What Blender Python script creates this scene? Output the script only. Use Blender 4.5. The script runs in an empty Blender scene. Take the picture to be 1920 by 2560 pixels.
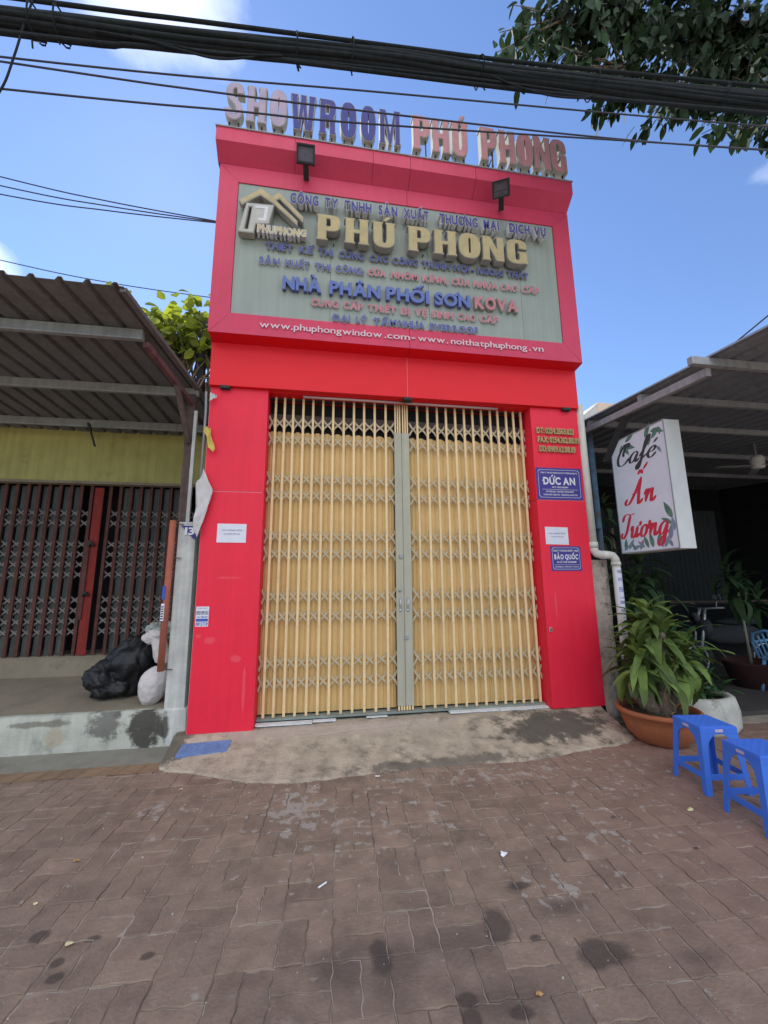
import bpy, bmesh, math, random, unicodedata
from mathutils import Vector, Matrix, noise
R = random.Random(11)
C = bpy.context.scene.collection
sc = bpy.context.scene

# ------------------------------------------------------------------ camera
cd = bpy.data.cameras.new('camera'); cam = bpy.data.objects.new('camera', cd); C.objects.link(cam)
yw, pt, rl = 0.1586, 0.1761, -0.0082
F = Vector((math.sin(yw)*math.cos(pt), math.cos(yw)*math.cos(pt), math.sin(pt)))
Rt = Vector((math.cos(yw), -math.sin(yw), 0)); Up = Rt.cross(F)
R2 = math.cos(rl)*Rt + math.sin(rl)*Up; U2 = -math.sin(rl)*Rt + math.cos(rl)*Up
M = Matrix((R2, U2, -F)).transposed().to_4x4(); M.translation = Vector((-0.9408, -4.1796, 1.3092))
cam.matrix_world = M
cd.sensor_fit = 'VERTICAL'; cd.sensor_height = 32; cd.lens = 1010/2560*32
cd.clip_start = 0.05; cd.clip_end = 2000
sc.camera = cam

# ------------------------------------------------------------------ sky and sun
SUN_EL, SUN_AZ = math.radians(46), math.radians(-22)          # azimuth from +y towards +x
w = bpy.data.worlds.new('World'); sc.world = w; w.use_nodes = True
nt = w.node_tree; nt.nodes.clear()
def N(t, ty, **kw):
    n = t.nodes.new(ty)
    for k, v in kw.items(): setattr(n, k, v)
    return n
out = N(nt, 'ShaderNodeOutputWorld'); bg = N(nt, 'ShaderNodeBackground'); bg.inputs[1].default_value = 0.10
sky = N(nt, 'ShaderNodeTexSky', sky_type='NISHITA', sun_disc=False, sun_elevation=SUN_EL, sun_rotation=SUN_AZ)
sky.air_density = 1.0; sky.dust_density = 0.05; sky.ozone_density = 2.0
tc = N(nt, 'ShaderNodeTexCoord')
nz = N(nt, 'ShaderNodeTexNoise'); nz.inputs['Scale'].default_value = 2.3; nz.inputs['Detail'].default_value = 9; nz.inputs['Roughness'].default_value = .58
mp = N(nt, 'ShaderNodeMapping'); mp.inputs['Scale'].default_value = (1, 1, 1.8); mp.inputs['Location'].default_value = (3.1, .7, 0)
nt.links.new(tc.outputs['Generated'], mp.inputs[0]); nt.links.new(mp.outputs[0], nz.inputs[0])
def math_(op, a, b=None, clamp=False, t=nt):
    m = N(t, 'ShaderNodeMath', operation=op); m.use_clamp = clamp
    for i, x in enumerate((a, b)):
        if x is None: continue
        if isinstance(x, (int, float)): m.inputs[i].default_value = x
        else: t.links.new(x, m.inputs[i])
    return m.outputs[0]
# clouds: cumulus banks by bearing; unseen ones behind the camera added to whiten ambient
total = None
for d, rad, st in (((-.215,.49,.845),.15,.75), ((-.33,.49,.81),.12,.40), ((-.58,.66,.48),.12,1.1), ((-.61,.62,.52),.10,.9),
                   ((.67,.42,.61),.08,.35), ((-.05,.46,.89),.12,.25), ((-.7,-.4,.6),.6,.9), ((.1,-.75,.65),.75,1.0), ((.65,-.45,.6),.6,.9), ((-.3,-.75,.6),.6,.9), ((0,-.25,.95),.5,.8)):
    v = Vector(d).normalized()
    vm = N(nt, 'ShaderNodeVectorMath', operation='DISTANCE'); vm.inputs[1].default_value = v
    nrm = N(nt, 'ShaderNodeVectorMath', operation='NORMALIZE'); nt.links.new(tc.outputs['Generated'], nrm.inputs[0]); nt.links.new(nrm.outputs[0], vm.inputs[0])
    f = math_('SUBTRACT', 1.0, math_('DIVIDE', vm.outputs['Value'], rad), True)
    f = math_('MULTIPLY', f, st)
    total = f if total is None else math_('ADD', total, f)
cl = math_('SUBTRACT', math_('ADD', math_('MULTIPLY', nz.outputs[0], 1.5), total), 1.02)
cl = math_('MULTIPLY', cl, .95, True)
cl = math_('MULTIPLY', cl, .92)
mx = N(nt, 'ShaderNodeMixRGB'); mx.inputs[2].default_value = (13.0, 13.0, 13.2, 1)
tint = N(nt, 'ShaderNodeMixRGB', blend_type='MULTIPLY'); tint.inputs[0].default_value = 1; tint.inputs[2].default_value = (.80, .86, 1.0, 1)
nt.links.new(sky.outputs[0], tint.inputs[1]); nt.links.new(tint.outputs[0], mx.inputs[1])
nt.links.new(cl, mx.inputs[0]); nt.links.new(mx.outputs[0], bg.inputs[0]); nt.links.new(bg.outputs[0], out.inputs[0])
sd = bpy.data.lights.new('sun', 'SUN'); sd.energy = 3.0; sd.angle = math.radians(.5); sd.color = (1, .95, .86)
sun = bpy.data.objects.new('sun', sd); C.objects.link(sun)
tosun = Vector((math.sin(SUN_AZ)*math.cos(SUN_EL), math.cos(SUN_AZ)*math.cos(SUN_EL), math.sin(SUN_EL)))
sun.rotation_euler = tosun.to_track_quat('Z', 'Y').to_euler()
sc.view_settings.view_transform = 'Standard'; sc.view_settings.look = 'None'
sc.view_settings.gamma = 1; sc.view_settings.use_curve_mapping = False
sc.view_settings.exposure = 1.17

# ------------------------------------------------------------------ glyph outlines (made first, while the scene is empty)
MARKS = {'\u0302':'circ','\u0301':'acute','\u0300':'grave','\u0309':'hook','\u0323':'dot','\u031b':'horn','\u0306':'breve'}
_gc = {}
def flat_from_curve(cu):
    o = bpy.data.objects.new('tmp', cu); C.objects.link(o)
    bpy.context.view_layer.update()
    dg = bpy.context.evaluated_depsgraph_get()
    me = bpy.data.meshes.new_from_object(o.evaluated_get(dg))
    vs = [(v.co.x, v.co.y) for v in me.vertices]; fs = [tuple(p.vertices) for p in me.polygons]
    fs2 = []
    for f in fs:
        a = sum(vs[f[i]][0]*vs[f[(i+1) % len(f)]][1]-vs[f[(i+1) % len(f)]][0]*vs[f[i]][1] for i in range(len(f)))
        if abs(a) < 1e-9: continue
        fs2.append(f if a > 0 else f[::-1])
    bpy.data.objects.remove(o); bpy.data.meshes.remove(me)
    return vs, fs2
def poly_curve(loops, offset=0.0):
    cu = bpy.data.curves.new('g', 'CURVE'); cu.dimensions = '2D'; cu.fill_mode = 'BOTH'; cu.extrude = 0; cu.offset = offset
    for lp in loops:
        s = cu.splines.new('POLY'); s.points.add(len(lp)-1)
        for p, q in zip(s.points, lp): p.co = (q[0], q[1], 0, 1)
        s.use_cyclic_u = True
    return cu
def stroke_loop(pts, t):
    L, Rr = [], []
    for i, p in enumerate(pts):
        a = Vector(pts[max(i-1, 0)]); b = Vector(pts[min(i+1, len(pts)-1)]); d = (b-a).normalized(); n = Vector((-d.y, d.x))
        L.append(tuple(Vector(p)+n*t)); Rr.append(tuple(Vector(p)-n*t))
    return L+Rr[::-1]
def mark_loops(kind, cx, top, right, g):
    if kind == 'circ': return [[(cx-.17, top+.05), (cx, top+.19), (cx+.17, top+.05), (cx+.17, top+.05-.0+.0-.0+.0), (cx+.10, top+.04), (cx, top+.12), (cx-.10, top+.04)]]
    if kind == 'breve': return [[(cx-.16, top+.17), (cx-.08, top+.04), (cx+.08, top+.04), (cx+.16, top+.17), (cx+.09, top+.17), (cx, top+.10), (cx-.09, top+.17)]]
    if kind == 'acute': return [[(cx-.06, top+.05), (cx+.06, top+.21), (cx+.19, top+.21), (cx+.02, top+.05)]]
    if kind == 'grave': return [[(cx+.06, top+.05), (cx-.06, top+.21), (cx-.19, top+.21), (cx-.02, top+.05)]]
    if kind == 'hook': return [stroke_loop([(cx-.09, top+.19), (cx+.02, top+.24), (cx+.09, top+.17), (cx+.0, top+.11), (cx, top+.04)], .032)]
    if kind == 'dot': return [[(cx+.065*math.cos(a*math.pi/4), -.14+.065*math.sin(a*math.pi/4)) for a in range(8)]]
    if kind == 'horn': return [stroke_loop([(right-.08, g-.06), (right+.05, g+.0), (right+.08, g+.13)], .045)]
def glyph(ch, off=0.0):
    """flat outline of a character at font size 1: (verts, faces, boundary edges, xmin, xmax)"""
    key = (ch, off)
    if key in _gc: return _gc[key]
    base = unicodedata.normalize('NFD', ch); b = base[0]; marks = [MARKS[m] for m in base[1:] if m in MARKS]
    bar = b in 'Đđ'
    if bar: b = 'D'
    cu = bpy.data.curves.new('g', 'FONT'); cu.body = b; cu.offset = off; cu.resolution_u = 3
    vs, fs = flat_from_curve(cu)
    xs = [v[0] for v in vs]; x0, x1 = min(xs), max(xs); top = max(v[1] for v in vs); cx = (x0+x1)/2
    shapes = [(vs, fs)]; loops = []
    hasc = 'circ' in marks or 'breve' in marks
    for m in marks:
        up = top
        if m in ('acute', 'grave', 'hook') and hasc: loops += mark_loops(m, cx+.13, top+.05, x1, top)
        else: loops += mark_loops(m, cx, up-.005, x1, top-.02)
    if bar: loops.append([(x0-.09, .31), (x0+.02, .31), (x0+.02, .41), (x0-.09, .41)])
    for lp in loops: shapes.append(flat_from_curve(poly_curve([lp], off*.6)))
    V, Fc = [], []
    for a, f in shapes:
        n = len(V); V += a; Fc += [tuple(i+n for i in q) for q in f]
    res = finish(V, Fc, x0, x1); _gc[key] = res; return res
def finish(V, Fc, x0=None, x1=None):
    # weld, then find the boundary
    idx = {}; mp_ = []; V2 = []
    for v in V:
        k = (round(v[0], 5), round(v[1], 5))
        if k not in idx: idx[k] = len(V2); V2.append(v)
        mp_.append(idx[k])
    F2 = []; cnt = {}
    for f in Fc:
        g = []
        for i in f:
            j = mp_[i]
            if not g or g[-1] != j: g.append(j)
        if len(g) > 2 and g[0] == g[-1]: g.pop()
        if len(set(g)) < 3: continue
        F2.append(tuple(g))
        for i in range(len(g)): cnt[(g[i], g[(i+1) % len(g)])] = 1
    E = [e for e in cnt if (e[1], e[0]) not in cnt]
    if x0 is None: x0 = min(v[0] for v in V2); x1 = max(v[0] for v in V2)
    return V2, F2, E, x0, x1

# heavy slab letters, outlines on a 100 x 100 field
def arc(cx, cy, rx, ry, a0, a1, n=9, e=2.6):
    o = []
    for i in range(n+1):
        a = math.radians(a0+(a1-a0)*i/n); c, s = math.cos(a), math.sin(a)
        o.append((cx+rx*math.copysign(abs(c)**(2/e), c), cy+ry*math.copysign(abs(s)**(2/e), s)))
    return o
slot = [(43, 30), (43, 70)] + arc(50, 72, 7, 11, 180, 0, 6)[0:] + [(57, 70), (57, 30)] + arc(50, 28, 7, 11, 0, -180, 6)
SL = {
 'H': [[(0,0),(43,0),(43,7),(39,7),(39,41),(61,41),(61,7),(57,7),(57,0),(100,0),(100,7),(96,7),(96,93),(100,93),(100,100),(57,100),(57,93),(61,93),(61,57),(39,57),(39,93),(43,93),(43,100),(0,100),(0,93),(4,93),(4,7),(0,7)]],
 'P': [[(0,0),(47,0),(47,7),(42,7),(42,36),(62,36)]+arc(62,68,38,32,-90,90,12)+[(0,100),(0,93),(4,93),(4,7),(0,7)], [(42,54),(42,84),(54,84),(58,80),(58,58),(54,54)]],
 'R': [[(0,0),(45,0),(45,7),(41,7),(41,40),(50,40),(58,34),(60,0),(100,0),(100,7),(96,8),(95,36),(86,49),(96,60)]+arc(62,76,37,24,-20,90,8)+[(0,100),(0,93),(4,93),(4,7),(0,7)], [(41,56),(41,85),(53,85),(58,80),(58,61),(53,56)]],
 'O': [arc(50,50,50,52,0,352,30), slot],
 'W': [[(13,0),(43,0),(50,46),(57,0),(87,0),(98,93),(101,93),(101,100),(70,100),(70,93),(72,93),(68,42),(61,93),(63,93),(63,100),(37,100),(37,93),(39,93),(32,42),(28,93),(30,93),(30,100),(-1,100),(-1,93),(2,93)]],
 'M': [[(0,0),(30,0),(30,7),(27,7),(27,60),(42,0),(58,0),(73,60),(73,7),(70,7),(70,0),(100,0),(100,7),(97,7),(97,93),(100,93),(100,100),(68,100),(50,38),(32,100),(0,100),(0,93),(3,93),(3,7),(0,7)]],
 'N': [[(0,0),(38,0),(38,7),(34,7),(34,52),(62,0),(97,0),(97,93),(100,93),(100,100),(62,100),(62,93),(66,93),(66,50),(38,100),(0,100),(0,93),(3,93),(3,7),(0,7)]],
 'U': [[(0,100),(0,93),(4,93),(4,34)]+arc(50,34,46,36,180,360,16)+[(96,93),(100,93),(100,100),(56,100),(56,93),(60,93),(60,30)]+arc(51,26,7,9,0,-180,6)+[(42,93),(46,93),(46,100)]],
 'G': [arc(50,70,49,31,-12,180,14)+arc(50,32,49,33,180,300,10)+[(84,4),(92,0),(98,0),(98,52),(55,52),(55,43),(60,43),(60,28)]+arc(51,26,9,10,0,-180,6)+[(42,72)]+arc(51,74,9,11,180,0,6)+[(60,63)]],
}
SCLINE = [(83,70),(80,84),(62,90),(40,89),(23,80),(20,68),(30,58),(50,51),(70,43),(80,32),(77,18),(60,10),(40,10),(22,17),(17,31)]
def slab(ch, w_, h_, off):
    """slab letter outline at its real size w_ x h_ (metres)"""
    base = unicodedata.normalize('NFD', ch); b = base[0]
    if b == 'S':
        k = w_*.78/100; pts = []
        t = w_*.19
        for u, v in SCLINE: pts.append((t+(w_-2*t)*(u-17)/66, t*.8+(h_-1.6*t)*(v-10)/80))
        dense = []
        for i in range(len(pts)-1):
            for j in range(3):
                p0 = Vector(pts[max(i-1,0)]); p1 = Vector(pts[i]); p2 = Vector(pts[i+1]); p3 = Vector(pts[min(i+2,len(pts)-1)]); s = j/3
                dense.append(tuple(.5*((2*p1)+(p2-p0)*s+(2*p0-5*p1+4*p2-p3)*s*s+(3*p1-p0-3*p2+p3)*s**3)))
        dense.append(pts[-1])
        loops = [stroke_loop(dense, t)]
    else: loops = [[(x/100*w_, y/100*h_) for x, y in lp] for lp in SL[b]]
    shapes = [flat_from_curve(poly_curve(loops, off))]
    if len(base) > 1:
        shapes.append(flat_from_curve(poly_curve([[(w_*.42, h_*1.03), (w_*.60, h_*1.22), (w_*.86, h_*1.22), (w_*.60, h_*1.03)]], off)))
    V, Fc = [], []
    for a, f in shapes:
        n = len(V); V += a; Fc += [tuple(i+n for i in q) for q in f]
    return finish(V, Fc, 0, w_)

# text of the boards: (line, front y, cap height, [(word, x0, x1)], baseline z)
TX = [
 ('L1', -.29, .120, 5.455, [('CÔNG',-1.34,-1.026),('TY',-.962,-.808),('TNHH',-.742,-.431),('SẢN',-.357,-.131),('XUẤT',-.069,.236),('THƯƠNG',.363,.837),('MẠI',.904,1.102),('DỊCH',1.231,1.499),('VỤ',1.55,1.708)]),
 ('L3', -.215, .078, 4.904, [('THIẾT',-1.589,-1.295),('KẾ',-1.23,-1.08),('THI',-1.021,-.855),('CÔNG',-.795,-.512),('CÁC',-.45,-.229),('CÔNG',-.185,.114),('TRÌNH',.16,.501),('NỘI',.547,.734),('-',.761,.795),('NGOẠI',.831,1.161),('THẤT',1.208,1.477)]),
 ('L4b', -.215, .075, 4.72, [('SẢN',-1.648,-1.43),('XUẤT',-1.383,-1.109),('THI',-1.053,-.879),('CÔNG:',-.83,-.509)]),
 ('L4r', -.215, .074, 4.722, [('CỬA',-.467,-.259),('NHÔM',-.206,.114),('KÍNH,',.166,.472),('CỬA',.512,.737),('NHỰA',.78,1.079),('CAO',1.121,1.331),('CẤP',1.384,1.605)]),
 ('L5b', -.235, .148, 4.426, [('NHÀ',-1.388,-.979),('PHÂN',-.892,-.328),('PHỐI',-.265,.229),('SƠN',.295,.716)]),
 ('L5r', -.235, .148, 4.430, [('KOVA',.769,1.301)]),
 ('L6', -.215, .078, 4.274, [('CUNG',-1.085,-.788),('CẤP',-.74,-.524),('THIẾT',-.465,-.147),('BỊ',-.097,.013),('VỆ',.063,.202),('SINH',.259,.517),('CAO',.569,.788),('CẤP',.837,1.059)]),
 ('L7', -.215, .076, 4.116, [('ĐẠI',-.845,-.662),('LÝ',-.597,-.478),('TẤM',-.405,-.149),('NHỰA',-.128,.172),('EVERROOF',.225,.799)]),
 ('L8', -.213, .074, 3.962, [('www.phuphongwindow',-1.608,-.312),('.com',-.286,.001),('-',.02,.06),('www',.092,.404),('.',.424,.441),('noithatphuphong',.472,1.391),('.',1.417,1.436),('vn',1.459,1.597)]),
]
TOP = [('S',-2.059,-1.863),('H',-1.833,-1.617),('O',-1.584,-1.393),('W',-1.36,-1.079),('R',-1.045,-.847),('O',-.806,-.614),('O',-.572,-.391),('M',-.356,-.101),('P',.04,.255),('H',.273,.493),('Ú',.515,.726),('P',.875,1.092),('H',1.111,1.334),('O',1.348,1.563),('N',1.566,1.796),('G',1.793,2.011)]
GOLD = [('P',-1.045,-.782),('H',-.739,-.464),('Ú',-.428,-.162),('P',-.025,.245),('H',.277,.557),('O',.578,.845),('N',.864,1.143),('G',1.168,1.432)]
SMALL = 'CÔNGTYHXÂDỰSẢUẤƯƠMẠIỊĐỨPỐŨÀỈRẬTBÃKFVEL0123456789:;.-,/ỤỀỦỆÉĂQÝOẢẶLHẰỒ()ÌÊ'
for ln in TX:
    for wd, _, _ in ln[4]:
        for ch in wd:
            glyph(ch, .062 if ln[0] == 'L1' else .046 if ln[0][:2] == 'L5' else .044); glyph(ch, .036 if ln[0] == 'L1' else .040 if ln[0][:2] == 'L5' else .034); glyph(ch, .012)
for ch in SMALL + 'axphuongwidct': glyph(ch, .02)
for ch in 'PHUONG': glyph(ch, .08); glyph(ch, .03)
SLAB_TOP = [(slab(c, b-a, .485, .0), slab(c, b-a, .485, -.008)) for c, a, b in TOP]
SLAB_GOLD = [(slab(c, b-a, .325, .0), slab(c, b-a, .325, -.006)) for c, a, b in GOLD]

# ------------------------------------------------------------------ materials
def mat(name, col, rough=.6, var=.12, vscale=6, bump=.0, bscale=60, metal=0, spec=.5, streak=0, dirt=None, dscale=1.6, dthr=.55, damt=.6, rnd=0, transl=0, coat=0, alpha=None, emit=None):
    m = bpy.data.materials.new(name); m.use_nodes = True; t = m.node_tree; b = t.nodes['Principled BSDF']
    b.inputs['Roughness'].default_value = rough; b.inputs['Metallic'].default_value = metal; b.inputs['Specular IOR Level'].default_value = spec
    g = N(t, 'ShaderNodeNewGeometry')
    n1 = N(t, 'ShaderNodeTexNoise'); n1.inputs['Scale'].default_value = vscale; n1.inputs['Detail'].default_value = 6; n1.inputs['Roughness'].default_value = .62
    t.links.new(g.outputs['Position'], n1.inputs['Vector'])
    c = (col[0], col[1], col[2], 1)
    r = N(t, 'ShaderNodeMapRange'); r.inputs[1].default_value = .3; r.inputs[2].default_value = .7; r.inputs[3].default_value = 1-var; r.inputs[4].default_value = 1+var
    t.links.new(n1.outputs[0], r.inputs[0])
    val = r.outputs[0]
    if rnd:
        oi = N(t, 'ShaderNodeObjectInfo'); rr = N(t, 'ShaderNodeMapRange'); rr.inputs[3].default_value = 1-rnd; rr.inputs[4].default_value = 1+rnd
        t.links.new(oi.outputs['Random'], rr.inputs[0]); val = math_('MULTIPLY', val, rr.outputs[0], t=t)
    if streak:
        mp2 = N(t, 'ShaderNodeMapping'); mp2.inputs['Scale'].default_value = (22, 22, .9); t.links.new(g.outputs['Position'], mp2.inputs[0])
        n2 = N(t, 'ShaderNodeTexNoise'); n2.inputs['Scale'].default_value = 1; n2.inputs['Detail'].default_value = 4; t.links.new(mp2.outputs[0], n2.inputs['Vector'])
        r2 = N(t, 'ShaderNodeMapRange'); r2.inputs[1].default_value = .35; r2.inputs[2].default_value = .75; r2.inputs[3].default_value = 1+streak*.4; r2.inputs[4].default_value = 1-streak
        t.links.new(n2.outputs[0], r2.inputs[0]); val = math_('MULTIPLY', val, r2.outputs[0], t=t)
    vm = N(t, 'ShaderNodeVectorMath', operation='SCALE'); vm.inputs[0].default_value = col; t.links.new(val, vm.inputs['Scale'])
    colout = vm.outputs[0]
    if dirt:
        n3 = N(t, 'ShaderNodeTexNoise'); n3.inputs['Scale'].default_value = dscale; n3.inputs['Detail'].default_value = 9; n3.inputs['Roughness'].default_value = .66
        t.links.new(g.outputs['Position'], n3.inputs['Vector'])
        r3 = N(t, 'ShaderNodeMapRange'); r3.inputs[1].default_value = dthr; r3.inputs[2].default_value = dthr+.13; r3.inputs[4].default_value = damt
        t.links.new(n3.outputs[0], r3.inputs[0])
        mxr = N(t, 'ShaderNodeMixRGB'); mxr.inputs[2].default_value = (*dirt, 1); t.links.new(r3.outputs[0], mxr.inputs[0]); t.links.new(colout, mxr.inputs[1]); colout = mxr.outputs[0]
    t.links.new(colout, b.inputs['Base Color'])
    rrg = math_('ADD', math_('MULTIPLY', n1.outputs[0], .22), rough-.11, True, t=t); t.links.new(rrg, b.inputs['Roughness'])
    if bump:
        n4 = N(t, 'ShaderNodeTexNoise'); n4.inputs['Scale'].default_value = bscale; n4.inputs['Detail'].default_value = 5; t.links.new(g.outputs['Position'], n4.inputs['Vector'])
        bp = N(t, 'ShaderNodeBump'); bp.inputs['Strength'].default_value = 1; bp.inputs['Distance'].default_value = bump; t.links.new(n4.outputs[0], bp.inputs['Height']); t.links.new(bp.outputs[0], b.inputs['Normal'])
    if coat: b.inputs['Coat Weight'].default_value = coat; b.inputs['Coat Roughness'].default_value = .15
    if transl:
        tr = N(t, 'ShaderNodeBsdfTranslucent'); ms = N(t, 'ShaderNodeMixShader'); ms.inputs[0].default_value = transl
        hs = N(t, 'ShaderNodeMixRGB', blend_type='MULTIPLY'); hs.inputs[0].default_value = 1; hs.inputs[2].default_value = (1.6, 1.5, .6, 1); t.links.new(colout, hs.inputs[1]); t.links.new(hs.outputs[0], tr.inputs[0])
        t.links.new(b.outputs[0], ms.inputs[1]); t.links.new(tr.outputs[0], ms.inputs[2]); t.links.new(ms.outputs[0], t.nodes['Material Output'].inputs[0])
    m['c'] = 1
    return m
RED = mat('red_composite', (.80, .010, .040), .22, .04, 3, .0006, 5, spec=.5, streak=.06, dirt=(.85, .10, .13), dscale=5, dthr=.66, damt=.35)
REDF = mat('faded_red_composite', (.60, .038, .095), .20, .06, 3, .0004, 5, streak=.05, dirt=(.30, .05, .07), dscale=6, dthr=.62, damt=.35)
REDH = mat('red_header', (.74, .002, .010), .20, .04, 3, .0005, 4, spec=.45)
SEAL = mat('sealant', (.62, .25, .26), .7, .1)
PANEL = mat('grey_green_panel', (.30, .34, .295), .38, .05, 2, .0005, 5, streak=.10)
TRIM = mat('letter_trim', (.33, .32, .28), .5, .12, 14, streak=.15)
TRIMW = mat('letter_edge_white', (.66, .66, .66), .5, .08, 14)
BLUE = mat('blue_letter', (.06, .06, .22), .42, .12, 12)
BLUEF = mat('faded_blue_letter', (.12, .14, .33), .5, .14, 14)
BLUEB = mat('mid_blue_letter', (.13, .18, .42), .45, .08, 12)
PINK = mat('pink_letter', (.52, .20, .22), .5, .15, 16)
DPINK = mat('dusty_pink_letter', (.52, .24, .25), .5, .10, 6, streak=.1)
LILAC = mat('glare_faded_lilac_letter', (.38, .30, .38), .35, .14, 5)  # glare and fading on the first roof letters, both put into the colour
GOLDM = mat('gold_letter', (.46, .38, .20), .48, .12, 9)
GOLDP = mat('phone_letter', (.42, .30, .14), .4, .25, 25)
WHITE = mat('white_paint', (.72, .72, .71), .5, .06, 8)
URL = mat('url_letter', (.70, .50, .54), .5, .05)
PAPER = mat('paper', (.68, .68, .74), .75, .05, 9, .002, 12)
INK = mat('ink', (.06, .06, .07), .6)
INKG = mat('grey_print', (.30, .30, .34), .7)
INKB = mat('blue_print', (.06, .10, .40), .6)
PLATEB = mat('purple_plate', (.05, .04, .24), .35, .08, 8)
CREAM = mat('cream_gate_slat', (.76, .55, .29), .42, .08, 10, streak=.08, rnd=.05)
SHEET = mat('ochre_gate_sheet', (.72, .49, .205), .40, .06, 5, streak=.05, dirt=(.30, .22, .11), dscale=4, dthr=.68, damt=.3)
LINK = mat('gate_lattice', (.48, .40, .26), .45, .08, 12)
STILE = mat('grey_stile', (.40, .385, .29), .42, .06, 5, streak=.1)
STEEL = mat('dull_steel', (.40, .41, .40), .35, .2, 14, metal=.7)
CHROME = mat('chrome', (.7, .7, .7), .2, .1, 14, metal=1)
DARKM = mat('dark_metal', (.035, .035, .035), .5, .2, 14)
GLASSD = mat('lamp_glass', (.10, .09, .11), .15, .2, 30)
BROWN = mat('brown_steel', (.10, .065, .055), .5, .3, 12, streak=.3)
BROWNR = mat('red_oxide_steel', (.13, .055, .055), .5, .35, 9, streak=.4)
GALVL = mat('dull_grey_beam', (.24, .25, .24), .5, .15, 8, streak=.2)
GALV = mat('galvanised_beam', (.34, .35, .36), .42, .12, 8, metal=.3, streak=.2)
ROOF = mat('corrugated_roof', (.125, .12, .12), .5, .14, 4, streak=.2)
ROOFR = mat('corrugated_roof_blue_grey', (.22, .24, .27), .42, .12, 4, streak=.2)
YWALL = mat('yellow_green_wall', (.38, .35, .12), .85, .16, 2, .002, 40, streak=.15, dirt=(.12, .11, .05), dscale=3, dthr=.58, damt=.45)
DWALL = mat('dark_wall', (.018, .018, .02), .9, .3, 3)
CONC = mat('concrete', (.30, .27, .22), .9, .22, 5, .006, 45, dirt=(.09, .085, .06), dscale=2.3, dthr=.56, damt=.75)
CONCD = mat('dusty_platform', (.24, .20, .14), .92, .18, 3, .005, 50, dirt=(.10, .085, .06), dscale=3, dthr=.58, damt=.6)
KERB = mat('painted_kerb', (.42, .42, .35), .85, .14, 6, .006, 40, streak=.12, dirt=(.07, .065, .05), dscale=1.9, dthr=.56, damt=.85)
PILL = mat('weathered_white_pillar', (.50, .50, .46), .85, .14, 7, .004, 50, streak=.2, dirt=(.16, .15, .12), dscale=4, dthr=.64, damt=.6)
STUCCO = mat('peeling_stucco', (.42, .34, .28), .9, .25, 8, .008, 40, dirt=(.08, .065, .05), dscale=5, dthr=.52, damt=.85)
TILE = mat('white_marble', (.62, .63, .62), .4, .14, 12, .001, 30)
OCH = mat('ochre_tile', (.25, .165, .095), .7, .15, 14, .002, 50, rnd=.12)
GATER = mat('red_brown_gate', (.10, .034, .026), .5, .3, 10, streak=.3)
GATEP = mat('red_gate_stile', (.24, .022, .014), .45, .2, 8, streak=.2)
LINKG = mat('grey_lattice', (.21, .19, .165), .5, .2, 12)
SHEETG = mat('grey_gate_sheet', (.13, .14, .125), .6, .2, 6, streak=.3)
PVC = mat('white_pvc', (.58, .57, .50), .4, .10, 12, streak=.25, dirt=(.22, .18, .15), dscale=7, dthr=.60, damt=.5)
PVCO = mat('orange_pvc', (.42, .12, .07), .5, .15, 10, streak=.2)
TERRA = mat('terracotta', (.36, .115, .045), .65, .14, 5, .002, 30, dirt=(.10, .04, .025), dscale=3, dthr=.55, damt=.6)
SOIL = mat('soil', (.06, .045, .03), 1, .4, 30, .02, 60)
BARK = mat('bark', (.20, .145, .10), .9, .35, 25, .02, 40)
STOOL = mat('blue_plastic', (.05, .17, .66), .38, .05, 6, .0008, 60, spec=.5)
CHAIRB = mat('light_blue_plastic', (.16, .38, .62), .4, .05)
LEAF = mat('dracaena_leaf', (.12, .185, .038), .34, .3, 9, rnd=.5, transl=.18)
LEAFD = mat('dry_edged_leaf', (.32, .27, .13), .6, .4, 30, rnd=.3, transl=.15)
LEAFK = mat('dark_leaf', (.035, .075, .022), .45, .3, 7, rnd=.3, transl=.12)
LEAFT = mat('tree_leaf', (.024, .055, .020), .45, .3, 7, rnd=.35, transl=.13)  # darkness of backlit leaves put into the base colour
LEAFV = mat('vine_leaf', (.22, .28, .06), .45, .3, 7, rnd=.35, transl=.5)
CABLE = mat('cable_black', (.016, .020, .022), .6, .3, 20, spec=.3)
WIRE = mat('wire_grey', (.045, .045, .06), .5, .2, 20)
BAG = mat('black_bin_bag', (.005, .005, .006), .20, .3, 10, .03, 8, spec=.55)
SACK = mat('white_sack', (.58, .53, .50), .7, .1, 14, .004, 70)
CLOTH = mat('dirty_cloth', (.55, .52, .50), .8, .15, 10, .003, 30)
YEL = mat('yellow_cloth', (.60, .45, .10), .8, .15, 10)
TUBE = mat('lamp_tube', (.48, .32, .30), .4, .05)
SIGNF = mat('cafe_sign_face', (.70, .74, .80), .35, .06, 3)
SIGNS = mat('cafe_sign_side', (.62, .63, .60), .4, .05)
LGREY = mat('print_dark', (.05, .05, .055), .5); LRED = mat('print_red', (.62, .03, .06), .5)
PLG = mat('print_leaf_green', (.10, .22, .15), .5, .3, 20); PLB = mat('print_leaf_grey', (.20, .27, .33), .5, .3, 20)
MANH = mat('blue_lid', (.13, .20, .38), .6, .18, 12, .003, 40)
PEACH = mat('far_wall', (.66, .50, .36), .8, .05)
POLEB = mat('flaking_blue_paint', (.10, .18, .26), .6, .3, 16, dirt=(.10, .08, .06), dscale=8, dthr=.5, damt=.8)
PLANTER = mat('whitewashed_concrete', (.50, .49, .43), .9, .16, 9, .008, 40, dirt=(.12, .10, .07), dscale=5, dthr=.57, damt=.8)
LITW = mat('litter_white', (.75, .75, .75), .8); LITO = mat('litter_orange', (.50, .27, .10), .8); LITY = mat('litter_yellow', (.62, .55, .30), .8)

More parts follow.
